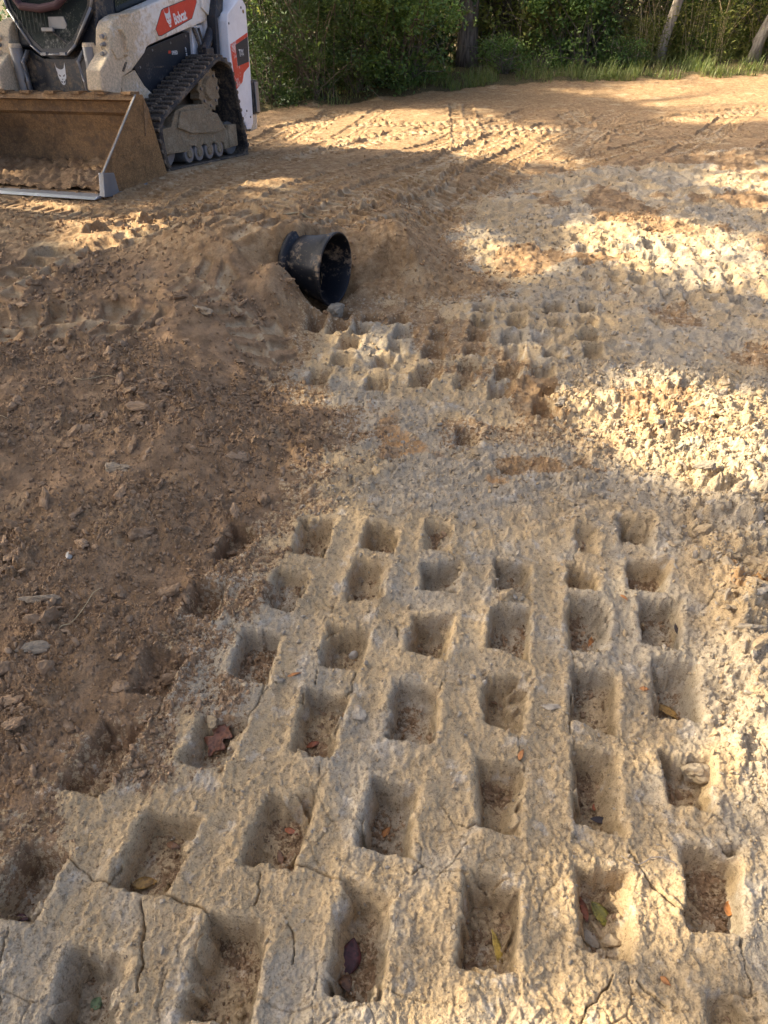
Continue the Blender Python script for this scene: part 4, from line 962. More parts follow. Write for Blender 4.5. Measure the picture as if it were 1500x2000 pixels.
for s in (1, -1):
    x0, x1 = (.535, .86) if s > 0 else (-.86, -.535)
    tr = link('track', belt(x0, x1), 'rubber', LD, False)
    for i, (p, d) in enumerate(resample(TPATH, .041)):
        n = Vector((d.y, -d.x)); o = bpy.data.objects.new('tread_lug', LUG); COL.objects.link(o); o.parent = tr
        xs = x0 + .004 if i % 2 else x1 - .179
        o.matrix_local = Matrix(((1, 0, 0, xs), (0, d.x, n.x, p.x + n.x * .010), (0, d.y, n.y, p.y + n.y * .010), (0, 0, 0, 1)))
    uc = link('undercarriage_frame', slab(FR, min(.70 * s, .815 * s), max(.70 * s, .815 * s), 0, .008), 'mud', LD)
    link('mud_cake', slab([(-.52, .33), (-.45, .46), (-.02, .47), (.18, .39), (.30, .27), (.10, .25), (-.3, .27)], min(.815 * s, .835 * s), max(.815 * s, .835 * s), 0, .01), 'mud', uc)
    link('end_block', box(min(.69 * s, .83 * s), max(.69 * s, .83 * s), .36, .53, .10, .30, .015), 'mud', uc)
    def wheel(name, y, z, r, mat, par, w0=.62, w1=.80):
        a, b = sorted((w0 * s, w1 * s)); bm = bmesh.new()
        cyl((a, y, z), (b, y, z), r, r, 28, bm)
        o = link(name, bm, mat, par)
        link('hub', cyl((b if s > 0 else a, y, z), ((b + .02) if s > 0 else (a - .02), y, z), r * .55, r * .45, 20), 'mud', o)
        link('rim', cyl((b - .012, y, z), (b + .006, y, z), r * 1.04, r * .96, 28), 'grey_steel', o)
        return o
    for yy in (-.36, -.185, 0.0, .185):
        wheel('roller', yy, .105, .078, 'grey_steel', LD)
    wheel('idler', -.655, .185, .175, 'mud', LD, .62, .74)
    wheel('idler', .55, .165, .15, 'mud', LD, .62, .72)
    sp = bmesh.new(); seg = 32
    prof = []
    for k in range(seg):
        r = .175 if k % 2 else .205
        prof.append((.22 + r * math.cos(2 * PI * k / seg), .62 + r * math.sin(2 * PI * k / seg)))
    spr = link('drive_sprocket', slab(prof, min(.64 * s, .74 * s), max(.64 * s, .74 * s)), 'mud', LD)
    link('sprocket_hub', cyl((.72 * s, .22, .62), (.77 * s, .22, .62), .12, .09, 24), 'mud', spr)
    for k in range(8):
        w = 2 * PI * k / 8
        link('hub_bolt', cyl((.74 * s, .22 + .145 * math.cos(w), .62 + .145 * math.sin(w)), (.757 * s, .22 + .145 * math.cos(w), .62 + .145 * math.sin(w)), .014, .012, 8), 'grey_steel', spr)
    link('inner_panel', slab([(-.70, .10), (-.74, .40), (.20, .80), (.45, .74), (.62, .10)], min(.50 * s, .54 * s), max(.50 * s, .54 * s), 0), 'black', LD)

# soil carried in the bucket
nx, ny = 90, 40
bx_, by_ = np.meshgrid(np.linspace(-.855, .858, nx), np.linspace(-1.71, -.985, ny))
fx_, fy_ = bx_.ravel().astype(np.float32), by_.ravel().astype(np.float32)
bz_ = -.045 + .075 * ss(-1.72, -1.35, fy_) + .05 * ss(-1.2, -1.0, fy_) + .03 * fbm(fx_ * 2, fy_ * 3, 3, 120) + rubble(fx_, fy_, .05, 15, .03, .4) + rubble(fx_, fy_, .025, 16, .014, .2) + .008 * fbm(fx_ * 12, fy_ * 12, 2, 123)
bz_ = np.maximum(bz_, -.045)
sme = grid_mesh('bucket_soil', np.stack([fx_, fy_, bz_], 1).astype(np.float32), ny, nx)
for nm, v in (('brown', 1.0), ('road', .1), ('grey', 0.), ('wood', 0.), ('orange', 0.), ('tread', 0.)):
    float_attr(sme, nm, np.full(len(fx_), v))
bs_ = link('bucket_soil', sme, M['ground'])
bs_.matrix_world = LD.matrix_world.copy()
tag(bs_, 'loose brown soil lying inside the loader bucket', 'soil', None, 'stuff')

# ---------------------------------------------------------------- clods, crumbs, pebbles
def clod_material(name, cols, orange=False):
    t = NT(name); p = t.pos()
    n = t.noise(45, 4, .6, p); n2 = t.noise(180, 3, .6, p)
    r = t.rand()
    c = t.mix(t.ramp(r, 0.1, .9), cols[0], cols[1])
    c = t.mix(t.ramp(n, .42, .68, 0, .7), c, cols[2])
    c = t.mix(t.ramp(n2, .55, .75, 0, .4), c, tuple(v * .55 for v in cols[0]))
    t.set(Base_Color=c, Roughness=.95); t.b.inputs['Specular IOR Level'].default_value = .15
    t.bump(t.math('ADD', n, t.math('MULTIPLY', n2, .5)), .6, .006)
    return t.m
M['brown_clod'] = clod_material('brown_clod', ((.19, .122, .068), (.33, .22, .125), (.37, .26, .16)))
M['road_clod'] = clod_material('road_clod', ((.27, .16, .08), ROAD_TAN, (.42, .29, .165)))
M['clay_clod'] = clod_material('clay_clod', (tuple(v * .85 for v in CLAY_GREY), CLAY_TAN, (.27, .195, .115)))
M['grey_clod'] = clod_material('grey_clod', ((.33, .28, .20), (.42, .355, .26), (.25, .195, .13)))
M['slab'] = clod_material('slab', ((.25, .195, .13), (.31, .25, .17), (.19, .14, .09)))
M['dark_stone'] = clod_material('dark_stone', ((.055, .055, .055), (.08, .08, .08), (.12, .11, .10)))
M['pale_stone'] = clod_material('pale_stone', ((.50, .47, .40), (.56, .52, .45), (.40, .37, .30)))

def clod_mesh(seed, sub=2, cuts=9, flat=0.75, mat='brown_clod', rough=.10):
    r = np.random.default_rng(seed)
    bm = bmesh.new(); bmesh.ops.create_icosphere(bm, subdivisions=sub, radius=1.0)
    N = r.normal(size=(cuts, 3)); N /= np.linalg.norm(N, axis=1)[:, None]; D = r.uniform(.50, .92, cuts)
    for v in bm.verts:
        c = np.array(v.co); k = 1.0
        for n, d in zip(N, D):
            q = float(c @ n)
            if q > d:
                k = min(k, d / q)
        c = c * k
        pv = Vector(c) * 1.6 + Vector((seed * 3.1, seed * 1.7, 0))
        c = c * (1 + 2.6 * rough * mnoise.noise(pv) + 1.5 * rough * mnoise.noise(pv * 2.7) + (1.0 * rough * mnoise.noise(pv * 6.0) if sub > 2 else 0))
        v.co = (c[0], c[1] * (0.75 + .2 * r.random() * 0), c[2] * flat)
    me = bpy.data.meshes.new('clod'); bm.to_mesh(me); bm.free()
    me.materials.append(M[mat]); me.polygons.foreach_set('use_smooth', np.zeros(len(me.polygons), bool))
    return me
CL = {k: [clod_mesh(100 + i, 2, 9, .62 + .05 * (i % 4), k) for i in range(8)] for k in ('brown_clod', 'clay_clod', 'grey_clod', 'road_clod')}
CLF = {k: [clod_mesh(300 + i, 3, 11, .6 + .06 * (i % 4), k, .13) for i in range(6)] for k in ('brown_clod', 'clay_clod', 'grey_clod')}

def sample_ground(n, p0, p1, xw=1.05):
    """points spread over the ground, weighted to what is near"""
    py = RNG.uniform(p0, p1, n); y = np.array([row_y(p) for p in py]); x = RNG.uniform(-1, 1, n) * (0.60 + .455 * y) * xw
    return x.astype(np.float32), y.astype(np.float32)
def area_points(n, y0, y1):
    """even in area"""
    y = RNG.uniform(y0, y1, n * 3); w = 0.60 + .455 * y; keep = RNG.random(n * 3) < w / w.max(); y = y[keep][:n]
    x = RNG.uniform(-1.04, 1.04, len(y)) * (0.60 + .455 * y)
    return x.astype(np.float32), y.astype(np.float32)

def scatter(name, meshes, x, y, z, r, label, cat, sink=.25, kind='stuff'):
    me = bpy.data.meshes.new(name); n = len(x)
    me.vertices.add(n); me.vertices.foreach_set('co', np.stack([x, y, z + r * (.55 - sink)], 1).astype(np.float32).ravel())
    a = me.attributes.new('rot', 'FLOAT_VECTOR', 'POINT'); a.data.foreach_set('vector', RNG.uniform(0, 6.28, (n, 3)).astype(np.float32).ravel())
    s = np.stack([r * RNG.uniform(.8, 1.4, n), r * RNG.uniform(.7, 1.1, n), r * RNG.uniform(.6, 1.0, n)], 1)
    a = me.attributes.new('scl', 'FLOAT_VECTOR', 'POINT'); a.data.foreach_set('vector', s.astype(np.float32).ravel())
    a = me.attributes.new('idx', 'INT', 'POINT'); a.data.foreach_set('value', RNG.integers(0, len(meshes), n).astype(np.int32))
    src = bpy.data.collections.new(name + '_shapes')
    for m in meshes:
        src.objects.link(bpy.data.objects.new('crumb_shape', m))
    g = bpy.data.node_groups.new(name, 'GeometryNodeTree')
    g.interface.new_socket('Geometry', in_out='INPUT', socket_type='NodeSocketGeometry'); g.interface.new_socket('Geometry', in_out='OUTPUT', socket_type='NodeSocketGeometry')
    gi = g.nodes.new('NodeGroupInput'); go = g.nodes.new('NodeGroupOutput'); ip = g.nodes.new('GeometryNodeInstanceOnPoints'); ci = g.nodes.new('GeometryNodeCollectionInfo')
    ci.inputs['Collection'].default_value = src; ci.inputs['Separate Children'].default_value = True; ci.inputs['Reset Children'].default_value = True
    ip.inputs['Pick Instance'].default_value = True
    def named(nm, ty):
        nd = g.nodes.new('GeometryNodeInputNamedAttribute'); nd.data_type = ty; nd.inputs['Name'].default_value = nm
        return nd.outputs['Attribute']
    g.links.new(gi.outputs[0], ip.inputs['Points']); g.links.new(ci.outputs[0], ip.inputs['Instance'])
    g.links.new(named('idx', 'INT'), ip.inputs['Instance Index']); g.links.new(named('rot', 'FLOAT_VECTOR'), ip.inputs['Rotation']); g.links.new(named('scl', 'FLOAT_VECTOR'), ip.inputs['Scale'])
    g.links.new(ip.outputs[0], go.inputs[0])
    o = bpy.data.objects.new(name, me); COL.objects.link(o)
    md = o.modifiers.new('scatter', 'NODES'); md.node_group = g
    return tag(o, label, cat, None, kind)

acc_b = [[], [], [], []]; acc_c = [[], [], [], []]; acc_r = [[], [], [], []]
for (n, y0, y1, ra, rb, db, dc) in ((40000, .4, 1.9, .0020, .0042, 1.0, .30), (52000, .5, 3.4, .0040, .0085, .9, .16), (30000, 1.0, 6.2, .008, .017, .75, .16), (8000, 3, 11, .012, .022, .3, .2)):
    x, y = area_points(n, y0, y1)
    z, b, road, grey, wood, orange, tread = terrain(x, y)
    cl = ss(-.45, .35, fbm(x * 1.8, y * 1.8, 2, 71)); u = RNG.random(len(x))
    lz = np.maximum(ss(.12, -.12, poly_sd(x, y, Z_RUBBLE)), ss(.15, -.1, poly_sd(x, y, Z_LITCHUNK)))
    lz = np.maximum(lz, .8 * ss(.1, -.1, poly_sd(x, y, Z_MUDRIDGE))); lz = np.maximum(lz, .35 * ss(2.5, 4.5, y)); lz = np.maximum(lz, .5 * ss(.15, -.1, poly_sd(x, y, Z_SMEAR)))
    mb = (road < .5) & (u < db * np.where(b > .5, .25 + .75 * cl, .5 * ss(.1, .5, b))) & (wood < .3)
    mr = (b > .5) & (road >= .5) & (u < .45 * db * (.25 + .75 * ss(-.2, .4, fbm(x * 2, y * 2, 2, 76)))) & (wood < .3)
    mc = (b <= .5) & (u < dc * (.35 + 2.2 * lz)) & (wood < .3)
    r = ra + (rb - ra) * RNG.random(len(x)) ** 1.8
    for acc, m in ((acc_b, mb), (acc_c, mc), (acc_r, mr)):
        for k, v in enumerate((x, y, z, r)):
            acc[k].append(v[m])
acc_b, acc_c, acc_r = ([np.concatenate(v) for v in a] for a in (acc_b, acc_c, acc_r))
scatter('soil_crumbs', CL['brown_clod'], *acc_b, 'countless small brown crumbs strewn over the loose soil', 'soil')
scatter('clay_crumbs', CL['clay_clod'][:5] + CL['grey_clod'][:3], *acc_c, 'countless small pale crumbs strewn over the clay', 'clay')
scatter('road_crumbs', CL['road_clod'], *acc_r, 'countless small crumbs pressed into the brown road', 'soil')

# single clods large enough to be picked up
def put_clod(name, me, x, y, r, label, cat, group=None, sc=(1, .8, .7), rz=None, dz=0.0, tilt=.25):
    o = bpy.data.objects.new(name, me); COL.objects.link(o)
    z = float(ground_z(x, y)[0])
    o.location = (x, y, z + r * sc[2] * .35 + dz); o.scale = (r * sc[0], r * sc[1], r * sc[2])
    o.rotation_euler = (random.uniform(-tilt, tilt), random.uniform(-tilt, tilt), random.uniform(0, 6.28) if rz is None else rz)
    return tag(o, label, cat, group)
def put_many(name, meshes, pts, rs, label, cat, group, squash=.75):
    X = np.array([p[0] for p in pts], np.float32); Y = np.array([p[1] for p in pts], np.float32); Z = terrain(X, Y)[0]
    for i in range(len(pts)):
        o = bpy.data.objects.new(name, meshes[i % len(meshes)]); COL.objects.link(o); r = rs[i]; q = squash * random.uniform(.7, 1.1)
        o.location = (X[i], Y[i], Z[i] + r * q * .3); o.scale = (r * random.uniform(.85, 1.4), r * random.uniform(.75, 1.05), r * q)
        o.rotation_euler = (random.uniform(-.5, .5), random.uniform(-.5, .5), random.uniform(0, 6.28))
        tag(o, label, cat, group)
x, y = area_points(5000, .7, 4.6)
z, b, road, grey, wood, orange, tread = terrain(x, y)
cl = ss(-.3, .4, fbm(x * 1.8, y * 1.8, 2, 71))
keep = (b > .8) & (road < .4) & (RNG.random(len(x)) < .12 + .5 * cl)
bp = list(zip(x[keep], y[keep]))[:280]
for lab, grp, test in (('loose brown clod on the dark soil at the lower left', 'clods at the lower left', lambda p: p[1] < 1.75), ('loose brown clod on the dark soil at the left, level with the smeared clay', 'clods left of the smeared clay', lambda p: 1.75 <= p[1] < 2.9), ('loose brown clod on the slope between track print and pipe', 'clods on the slope below the pipe', lambda p: p[1] >= 2.9)):
    sub = [p for p in bp if test(p)]
    put_many('soil_clod', CLF['brown_clod'], sub, [.012 + .034 * random.random() ** 2.0 for _ in sub], lab, 'clod', grp)
# broken clay chunks on the right bank
x, y = area_points(9000, 1.2, 3.6)
sd = np.minimum(poly_sd(x, y, Z_RUBBLE), poly_sd(x, y, Z_LITCHUNK) + .12)
k = (sd < .02); cp = list(zip(x[k], y[k]))[:150]
for lab, grp, test in (('broken chunk of clay in the shaded rubble at the right edge', 'clay rubble at the right edge', lambda p: p[1] < 2.3), ('broken chunk of pale clay in the sunlit patch at the right', 'clay chunks in the sunlit patch', lambda p: p[1] >= 2.3)):
    sub = [p for p in cp if test(p)]
    put_many('clay_chunk', CLF['clay_clod'] + CLF['grey_clod'][:3], sub, [.011 + .030 * random.random() ** 2.6 for _ in sub], lab, 'clay chunk', grp, .65)

ST = STONES
put_clod('pebble', clod_mesh(501, 3, 5, .7, 'pale_stone', .02), *ST['pebble_left'], .016, 'smooth pale grey pebble on the dark brown soil at the left', 'pebble', None, (1.3, .9, .8))
put_clod('soil_clod', clod_mesh(502, 3, 6, .9, 'brown_clod', .14), *ST['round'], .030, 'round brown clod at the top left corner of the near prints', 'clod', None, (1.1, 1, .95))
put_clod('pebble', clod_mesh(503, 3, 5, .8, 'pale_stone', .02), *ST['pebble_hole'], .017, 'pale beige pebble inside a roller print among crumbs', 'pebble', None, (1, 1, 1))
put_clod('stone', clod_mesh(504, 2, 7, .8, 'dark_stone', .04), *ST['dark'], .026, 'black angular stone in the upper row of prints', 'stone', None, (1.2, .9, .9))
put_clod('soil_clod', clod_mesh(505, 3, 8, .6, 'brown_clod', .14), *ST['flat'], .030, 'flat reddish brown clod in the soil filled print at the left', 'clod', None, (1.5, .8, .6), .3)
put_clod('clay_chunk', clod_mesh(506, 3, 8, .9, 'clay_clod', .14), *ST['holeclod'], .030, 'lumpy clay clod lodged inside a print in the third row', 'clay chunk', None, (1.1, 1, 1))
put_clod('clay_lump', clod_mesh(507, 3, 8, .5, 'slab', .16), *ST['slab1'], .050, 'long grey clay slab half buried at the left edge', 'clay lump', None, (1.5, .75, .9), .1, -.018)
put_clod('clay_lump', clod_mesh(508, 3, 8, .5, 'slab', .16), *ST['slab2'], .040, 'thin pale clay slab below the long grey one at left', 'clay lump', None, (1.4, .7, .8), .25, -.016)
put_clod('clay_lump', clod_mesh(509, 3, 8, .5, 'slab', .16), *ST['slab3'], .050, 'grey clay slab poking out of dark soil left of the prints', 'clay lump', None, (1.3, .8, .9), -.5, -.018)
put_clod('clay_chunk', clod_mesh(510, 2, 8, .6, 'grey_clod', .14), *ST['hA'], .024, 'grey clay chip leaning in the print with the yellow green leaf', 'clay chunk', None, (1.5, .8, .6), -.8)
put_clod('clay_chunk', clod_mesh(511, 2, 8, .5, 'clay_clod', .14), *ST['hB'], .024, 'narrow tan clay chip between two others in a print', 'clay chunk', None, (1.5, .5, .5), -1.1)
put_clod('clay_chunk', clod_mesh(512, 2, 8, .8, 'clay_clod', .14), *ST['hC'], .022, 'round edged clay chip at the bottom of the leafy print', 'clay chunk', None, (1.2, 1, .8))
put_clod('clay_chunk', clod_mesh(513, 3, 8, .9, 'clay_clod', .14), *ST['hD'], .042, 'big clay lump filling a print near the right edge', 'clay chunk', None, (1, 1, .9))
put_clod('soil_clod', clod_mesh(514, 2, 8, .8, 'brown_clod', .14), *ST['ck1'], .034, 'upright brown clod, left of a pair below the grey slab', 'clod', None, (1, .7, 1))
put_clod('soil_clod', clod_mesh(515, 2, 8, .9, 'brown_clod', .14), *ST['ck2'], .034, 'upright brown clod, right of a pair below the grey slab', 'clod', None, (1, .8, 1.1))
put_clod('clay_chunk', clod_mesh(516, 3, 7, .8, 'grey_clod', .14), *ST['white1'], .070, 'rounded white grey clay lump in front of the pipe mouth', 'clay chunk', None, (1.1, .9, .8))
put_clod('clay_chunk', clod_mesh(517, 3, 7, .7, 'clay_clod', .14), *ST['oakclod'], .020, 'tan clay crumb resting beside the big oak leaf', 'clay chunk', None, (1, 1, .8))
put_clod('clay_lump', clod_mesh(518, 3, 8, .5, 'slab', .16), *ST['pale2'], .065, 'pale clay slab in the brown soil left of the pipe', 'clay lump', None, (1.6, .7, .8), -.7, -.022)
put_clod('soil_clod', clod_mesh(519, 2, 8, .9, 'brown_clod', .14), *ST['ck3'], .030, 'angular reddish clod near the left edge beside the flat soil patch', 'clod', None, (1, .8, 1.1))
put_clod('soil_clod', clod_mesh(520, 3, 8, .8, 'brown_clod', .14), *ST['ck4'], .036, 'large crumbly brown clod cut by the left edge', 'clod', None, (1, 1, .9))
put_clod('soil_clod', clod_mesh(521, 2, 8, .8, 'brown_clod', .14), *ST['ck5'], .024, 'reddish clod inside the soil filled print at the upper left', 'clod', None, (1.2, .9, .8))
put_clod('clay_chunk', clod_mesh(522, 3, 9, .5, 'grey_clod', .14), *ST['rim1'], .026, 'pale grey crumb of clay on the ridge between two prints', 'clay chunk', None, (1, 1.2, .5))
put_clod('clay_chunk', clod_mesh(523, 3, 7, .5, 'grey_clod', .14), *ST['rim2'], .024, 'flat pale clay flake on the ridge in the right half', 'clay chunk', None, (1.3, .9, .4))

# ---------------------------------------------------------------- fallen leaves, straw
def leaf_material(name, a, b):
    t = NT(name); p = t.obj(); n = t.noise(90, 4, .6, p); n2 = t.noise(30, 3, .6, p)
    t.set(Base_Color=t.mix(t.ramp(n, .4, .65), t.mix(t.ramp(n2, .35, .65), a, b), tuple(c * .45 for c in a)), Roughness=.55)
    t.bump(n, .4, .002)
    return t.m
LC = {'ochre': ((.36, .20, .045), (.42, .25, .06)), 'rust': ((.30, .085, .03), (.38, .13, .04)), 'orange': ((.40, .155, .035), (.47, .215, .06)), 'maroon': ((.07, .022, .022), (.12, .03, .025)),
      'brown': ((.20, .10, .045), (.28, .14, .06)), 'yellow': ((.50, .34, .06), (.54, .40, .09)), 'olive': ((.14, .13, .02), (.40, .33, .04)), 'black': ((.025, .017, .018), (.04, .025, .02)), 'green': ((.16, .23, .10), (.22, .29, .14)), 'russet': ((.19, .075, .04), (.24, .10, .05))}
for k, (a, b) in LC.items():
    M['leaf_' + k] = leaf_material('dry_leaf_' + k, a, b)
def leaf_mesh(L, W, curl, lobed, seed):
    r = random.Random(seed); bm = bmesh.new(); n = 26 if lobed else 14; rows_ = []
    for i in range(n + 1):
        t = i / n
        w = math.sin(PI * t ** .85) ** .9 * W / 2
        if lobed:
            w *= .45 + .62 * (0.5 + .5 * math.cos(2 * PI * 3.0 * t + .6)) * (1.25 - .5 * abs(t - .5))
        w = max(w, .0012)
        px = (t - .5) * L; bend = curl * L * (.5 - 2 * (t - .5) ** 2) + r.uniform(-.0008, .0008)
        rows_.append([(px, s * w, bend + abs(s) * curl * W * .5 * (1 if seed % 2 else .3)) for s in (-1, -.5, 0, .5, 1)])
    th = .0006
    vs = [[bm.verts.new((p[0], p[1], p[2] + th)) for p in row] for row in rows_]; vb = [[bm.verts.new((p[0], p[1], p[2] - th)) for p in row] for row in rows_]
    for i in range(n):
        for k in range(4):
            bm.faces.new([vs[i][k], vs[i + 1][k], vs[i + 1][k + 1], vs[i][k + 1]]); bm.faces.new([vb[i][k], vb[i][k + 1], vb[i + 1][k + 1], vb[i + 1][k]])
        for k in (0, 4):
            bm.faces.new([vs[i][k], vb[i][k], vb[i + 1][k], vs[i + 1][k]])
    return bm
LEAF = [('ochre', .060, .030, 12, 'ochre oval leaf at the bottom of a print, lower left'), ('brown', .044, .018, -20, 'small red brown leaf against the far wall of a lower left print'), ('rust', .042, .016, -25, 'slim orange brown leaf lying above another in one print'),
        ('brown', .036, .017, 105, 'brown upright leaf below a slimmer one in the same print'), ('rust', .046, .020, 15, 'curled red orange leaf at the foot of a middle print'), ('russet', .115, .075, 60, 'large lobed russet oak leaf inside a print'),
        ('orange', .044, .013, 20, 'thin tan orange leaf stuck on the ridge left of centre'), ('orange', .034, .020, 45, 'bright orange leaf in the centre print'), ('maroon', .075, .048, 80, 'dark maroon crumpled leaf in the lower middle print'),
        ('brown', .046, .030, -70, 'brown pointed leaf below the dark maroon leaf'), ('yellow', .076, .019, 100, 'long spotted yellow leaf in a lower middle print'), ('olive', .072, .032, -60, 'yellow green leaf among clay chips in a print'), ('rust', .055, .018, 95, 'red brown leaf strip standing at the wall beside the yellow green leaf'),
        ('black', .054, .018, -12, 'blackened leaf at the bottom of a right hand print'), ('orange', .034, .014, 60, 'orange leaf on the open clay right of centre'), ('orange', .040, .024, 60, 'vivid orange leaf in the print at the lower right'), ('orange', .024, .013, -50, 'small torn orange leaf on the clay at the lower right'),
        ('ochre', .085, .030, -40, 'long curled orange brown leaf in a print at the right'), ('orange', .060, .022, 75, 'orange leaf standing against a cracked print wall'), ('orange', .030, .012, -55, 'small orange leaf on the ridge of the upper right prints'), ('orange', .026, .014, -20, 'tiny round orange leaf on the ridge between two right prints'),
        ('green', .030, .024, 60, 'single round green leaf in the lowest left print'), ('maroon', .032, .018, -10, 'maroon leaf scrap in the print at the left edge'), ('black', .050, .020, 80, 'dark leaf standing at the wall of an upper right print'), ('rust', .020, .011, 80, 'small reddish leaf scrap above the blackened leaf')]
for i, ((c, L, W, ang, lab), (lx, ly)) in enumerate(zip(LEAF, LEAFPOS)):
    o = link('oak_leaf' if i == 5 else 'fallen_leaf', leaf_mesh(L, W, .10 + .06 * (i % 3), i == 5, i), 'leaf_' + c, None, True)
    r = L * .3; zz = ground_z(np.array([lx, lx + r, lx - r, lx, lx]), np.array([ly, ly, ly, ly + r, ly - r]))
    o.location = (lx, ly, float(np.sort(zz)[1]) + .008)
    o.rotation_euler = (random.uniform(-.3, .3), random.uniform(-.3, .3), math.radians(ang))
    tag(o, lab, 'leaf')
M['straw'] = plain('dry_straw', (.50, .38, .20), .8)
M['twig'] = plain('grey_twig', (.30, .25, .19), .85)
STRAWS = [((-2.05, 2.92), .30, .3, 'dry straw stalk on the soil at the left edge'), ((-1.75, 2.78), .26, -.6, 'second dry straw stalk a little right of the left edge'), ((-.98, 1.62), .22, 1.2, 'thin dry twig across the soil beside the left prints'), ((-1.35, 3.05), .20, .1, 'short straw on the soil below the track print'),
          ((-.62, 5.35), .34, .5, 'weathered stick on the road just above the pipe'), ((.62, .80), .16, 2.8, 'bent grey root fibre on the clay ridge at the lower right')]
for k, ((sx, sy), L, a, lab) in enumerate(STRAWS):
    n = 9; px = [sx + math.cos(a) * L * (t / (n - 1) - .5) + random.uniform(-.006, .006) for t in range(n)]; py_ = [sy + math.sin(a) * L * (t / (n - 1) - .5) + .02 * math.sin(t * .9 + k) for t in range(n)]
    pz = ground_z(np.array(px), np.array(py_)); pz = np.convolve(np.pad(pz, 1, mode='edge'), [.25, .5, .25], 'valid')
    rr = .002 if k != 4 else .010
    o = link('straw_stalk' if k not in (2, 4, 5) else 'twig', tube([(px[t], py_[t], float(pz[t]) + .004 + rr) for t in range(n)], [rr * (1 - .4 * t / n) for t in range(n)], 6), 'straw' if k != 5 else 'twig', None, True)
    tag(o, lab, 'straw' if k not in (2, 4, 5) else 'twig')

# ---------------------------------------------------------------- woodland
def foliage_material(name, a, b, c, trans=.35):
    t = NT(name); p = t.pos()
    n = t.noise(22, 2, .5, p); n2 = t.noise(1.7, 3, .55, p)
    col = t.mix(t.ramp(n, .36, .62), a, b); col = t.mix(t.ramp(n2, .5, .7, 0, .6), col, c)
    t.set(Base_Color=col, Roughness=.5); t.b.inputs['Specular IOR Level'].default_value = .35
    tr = t.n('ShaderNodeBsdfTranslucent'); t.l(t.mix(.45, col, (.15, .21, .04)), tr.inputs[0])
    mx = t.n('ShaderNodeMixShader'); mx.inputs[0].default_value = trans
    t.l(t.b.outputs[0], mx.inputs[1]); t.l(tr.outputs[0], mx.inputs[2]); t.l(mx.outputs[0], t.out.inputs[0])
    return t.m
M['fol_dark'] = foliage_material('evergreen_leaves', (.028, .060, .020), (.075, .125, .036), (.14, .18, .05), .38)
M['fol_mid'] = foliage_material('green_leaves', (.07, .14, .034), (.16, .25, .06), (.25, .28, .07), .45)
M['fol_yel'] = foliage_material('autumn_green_leaves', (.13, .17, .035), (.27, .27, .06), (.36, .28, .08), .45)
M['fol_dry'] = foliage_material('dry_leaves', (.17, .12, .055), (.32, .23, .11), (.14, .14, .05), .35)
M['grass'] = foliage_material('grass_blades', (.11, .16, .04), (.24, .26, .075), (.42, .34, .16), .45)
def bark(name, a, b):
    t = NT(name); p = t.obj()
    mp = t.n('ShaderNodeMapping'); mp.inputs['Scale'].default_value = (14, 14, 2.2); t.l(p, mp.inputs[0])
    n = t.noise(1.6, 5, .65, mp.outputs[0]); n2 = t.noise(5, 4, .6, p)
    t.set(Base_Color=t.mix(t.ramp(n2, .55, .7, 0, .5), t.mix(t.ramp(n, .38, .62), a, b), (.16, .17, .09)), Roughness=.92); t.bump(n, .8, .03)
    return t.m
M['bark'] = bark('brown_bark', (.085, .066, .048), (.21, .165, .12))
M['bark_pale'] = bark('pale_bark', (.20, .165, .12), (.36, .31, .24))
M['twigs'] = bark('brush_twigs', (.07, .055, .04), (.20, .165, .115))

def leaf_cloud(name, C, L, W, mat, flat=.0, rng=RNG):
    """one mesh of many small diamond leaves at the points C"""
    n = len(C); A = rng.normal(size=(n, 3)); A[:, 2] *= .7; A /= np.linalg.norm(A, axis=1)[:, None]
    B = rng.normal(size=(n, 3)); B -= (B * A).sum(1)[:, None] * A; B /= np.linalg.norm(B, axis=1)[:, None]
    l = L * rng.uniform(.6, 1.3, n)[:, None]; w = W * rng.uniform(.6, 1.3, n)[:, None]; N = np.cross(A, B) * (w * .35)
    V = np.stack([C - A * l, C + B * w + N, C + A * l, C - B * w + N], 1).reshape(-1, 3).astype(np.float32)
    me = bpy.data.meshes.new(name); me.vertices.add(n * 4); me.vertices.foreach_set('co', V.ravel())
    tri = np.arange(n * 4, dtype=np.int32).reshape(n, 4)
    F = np.stack([tri[:, [0, 1, 2]], tri[:, [0, 2, 3]]], 1).reshape(-1)
    me.loops.add(n * 6); me.loops.foreach_set('vertex_index', F)
    me.polygons.add(n * 2); me.polygons.foreach_set('loop_start', np.arange(0, n * 6, 3, dtype=np.int32)); me.polygons.foreach_set('loop_total', np.full(n * 2, 3, np.int32))
    me.update(calc_edges=True); me.materials.append(M[mat])
    return me

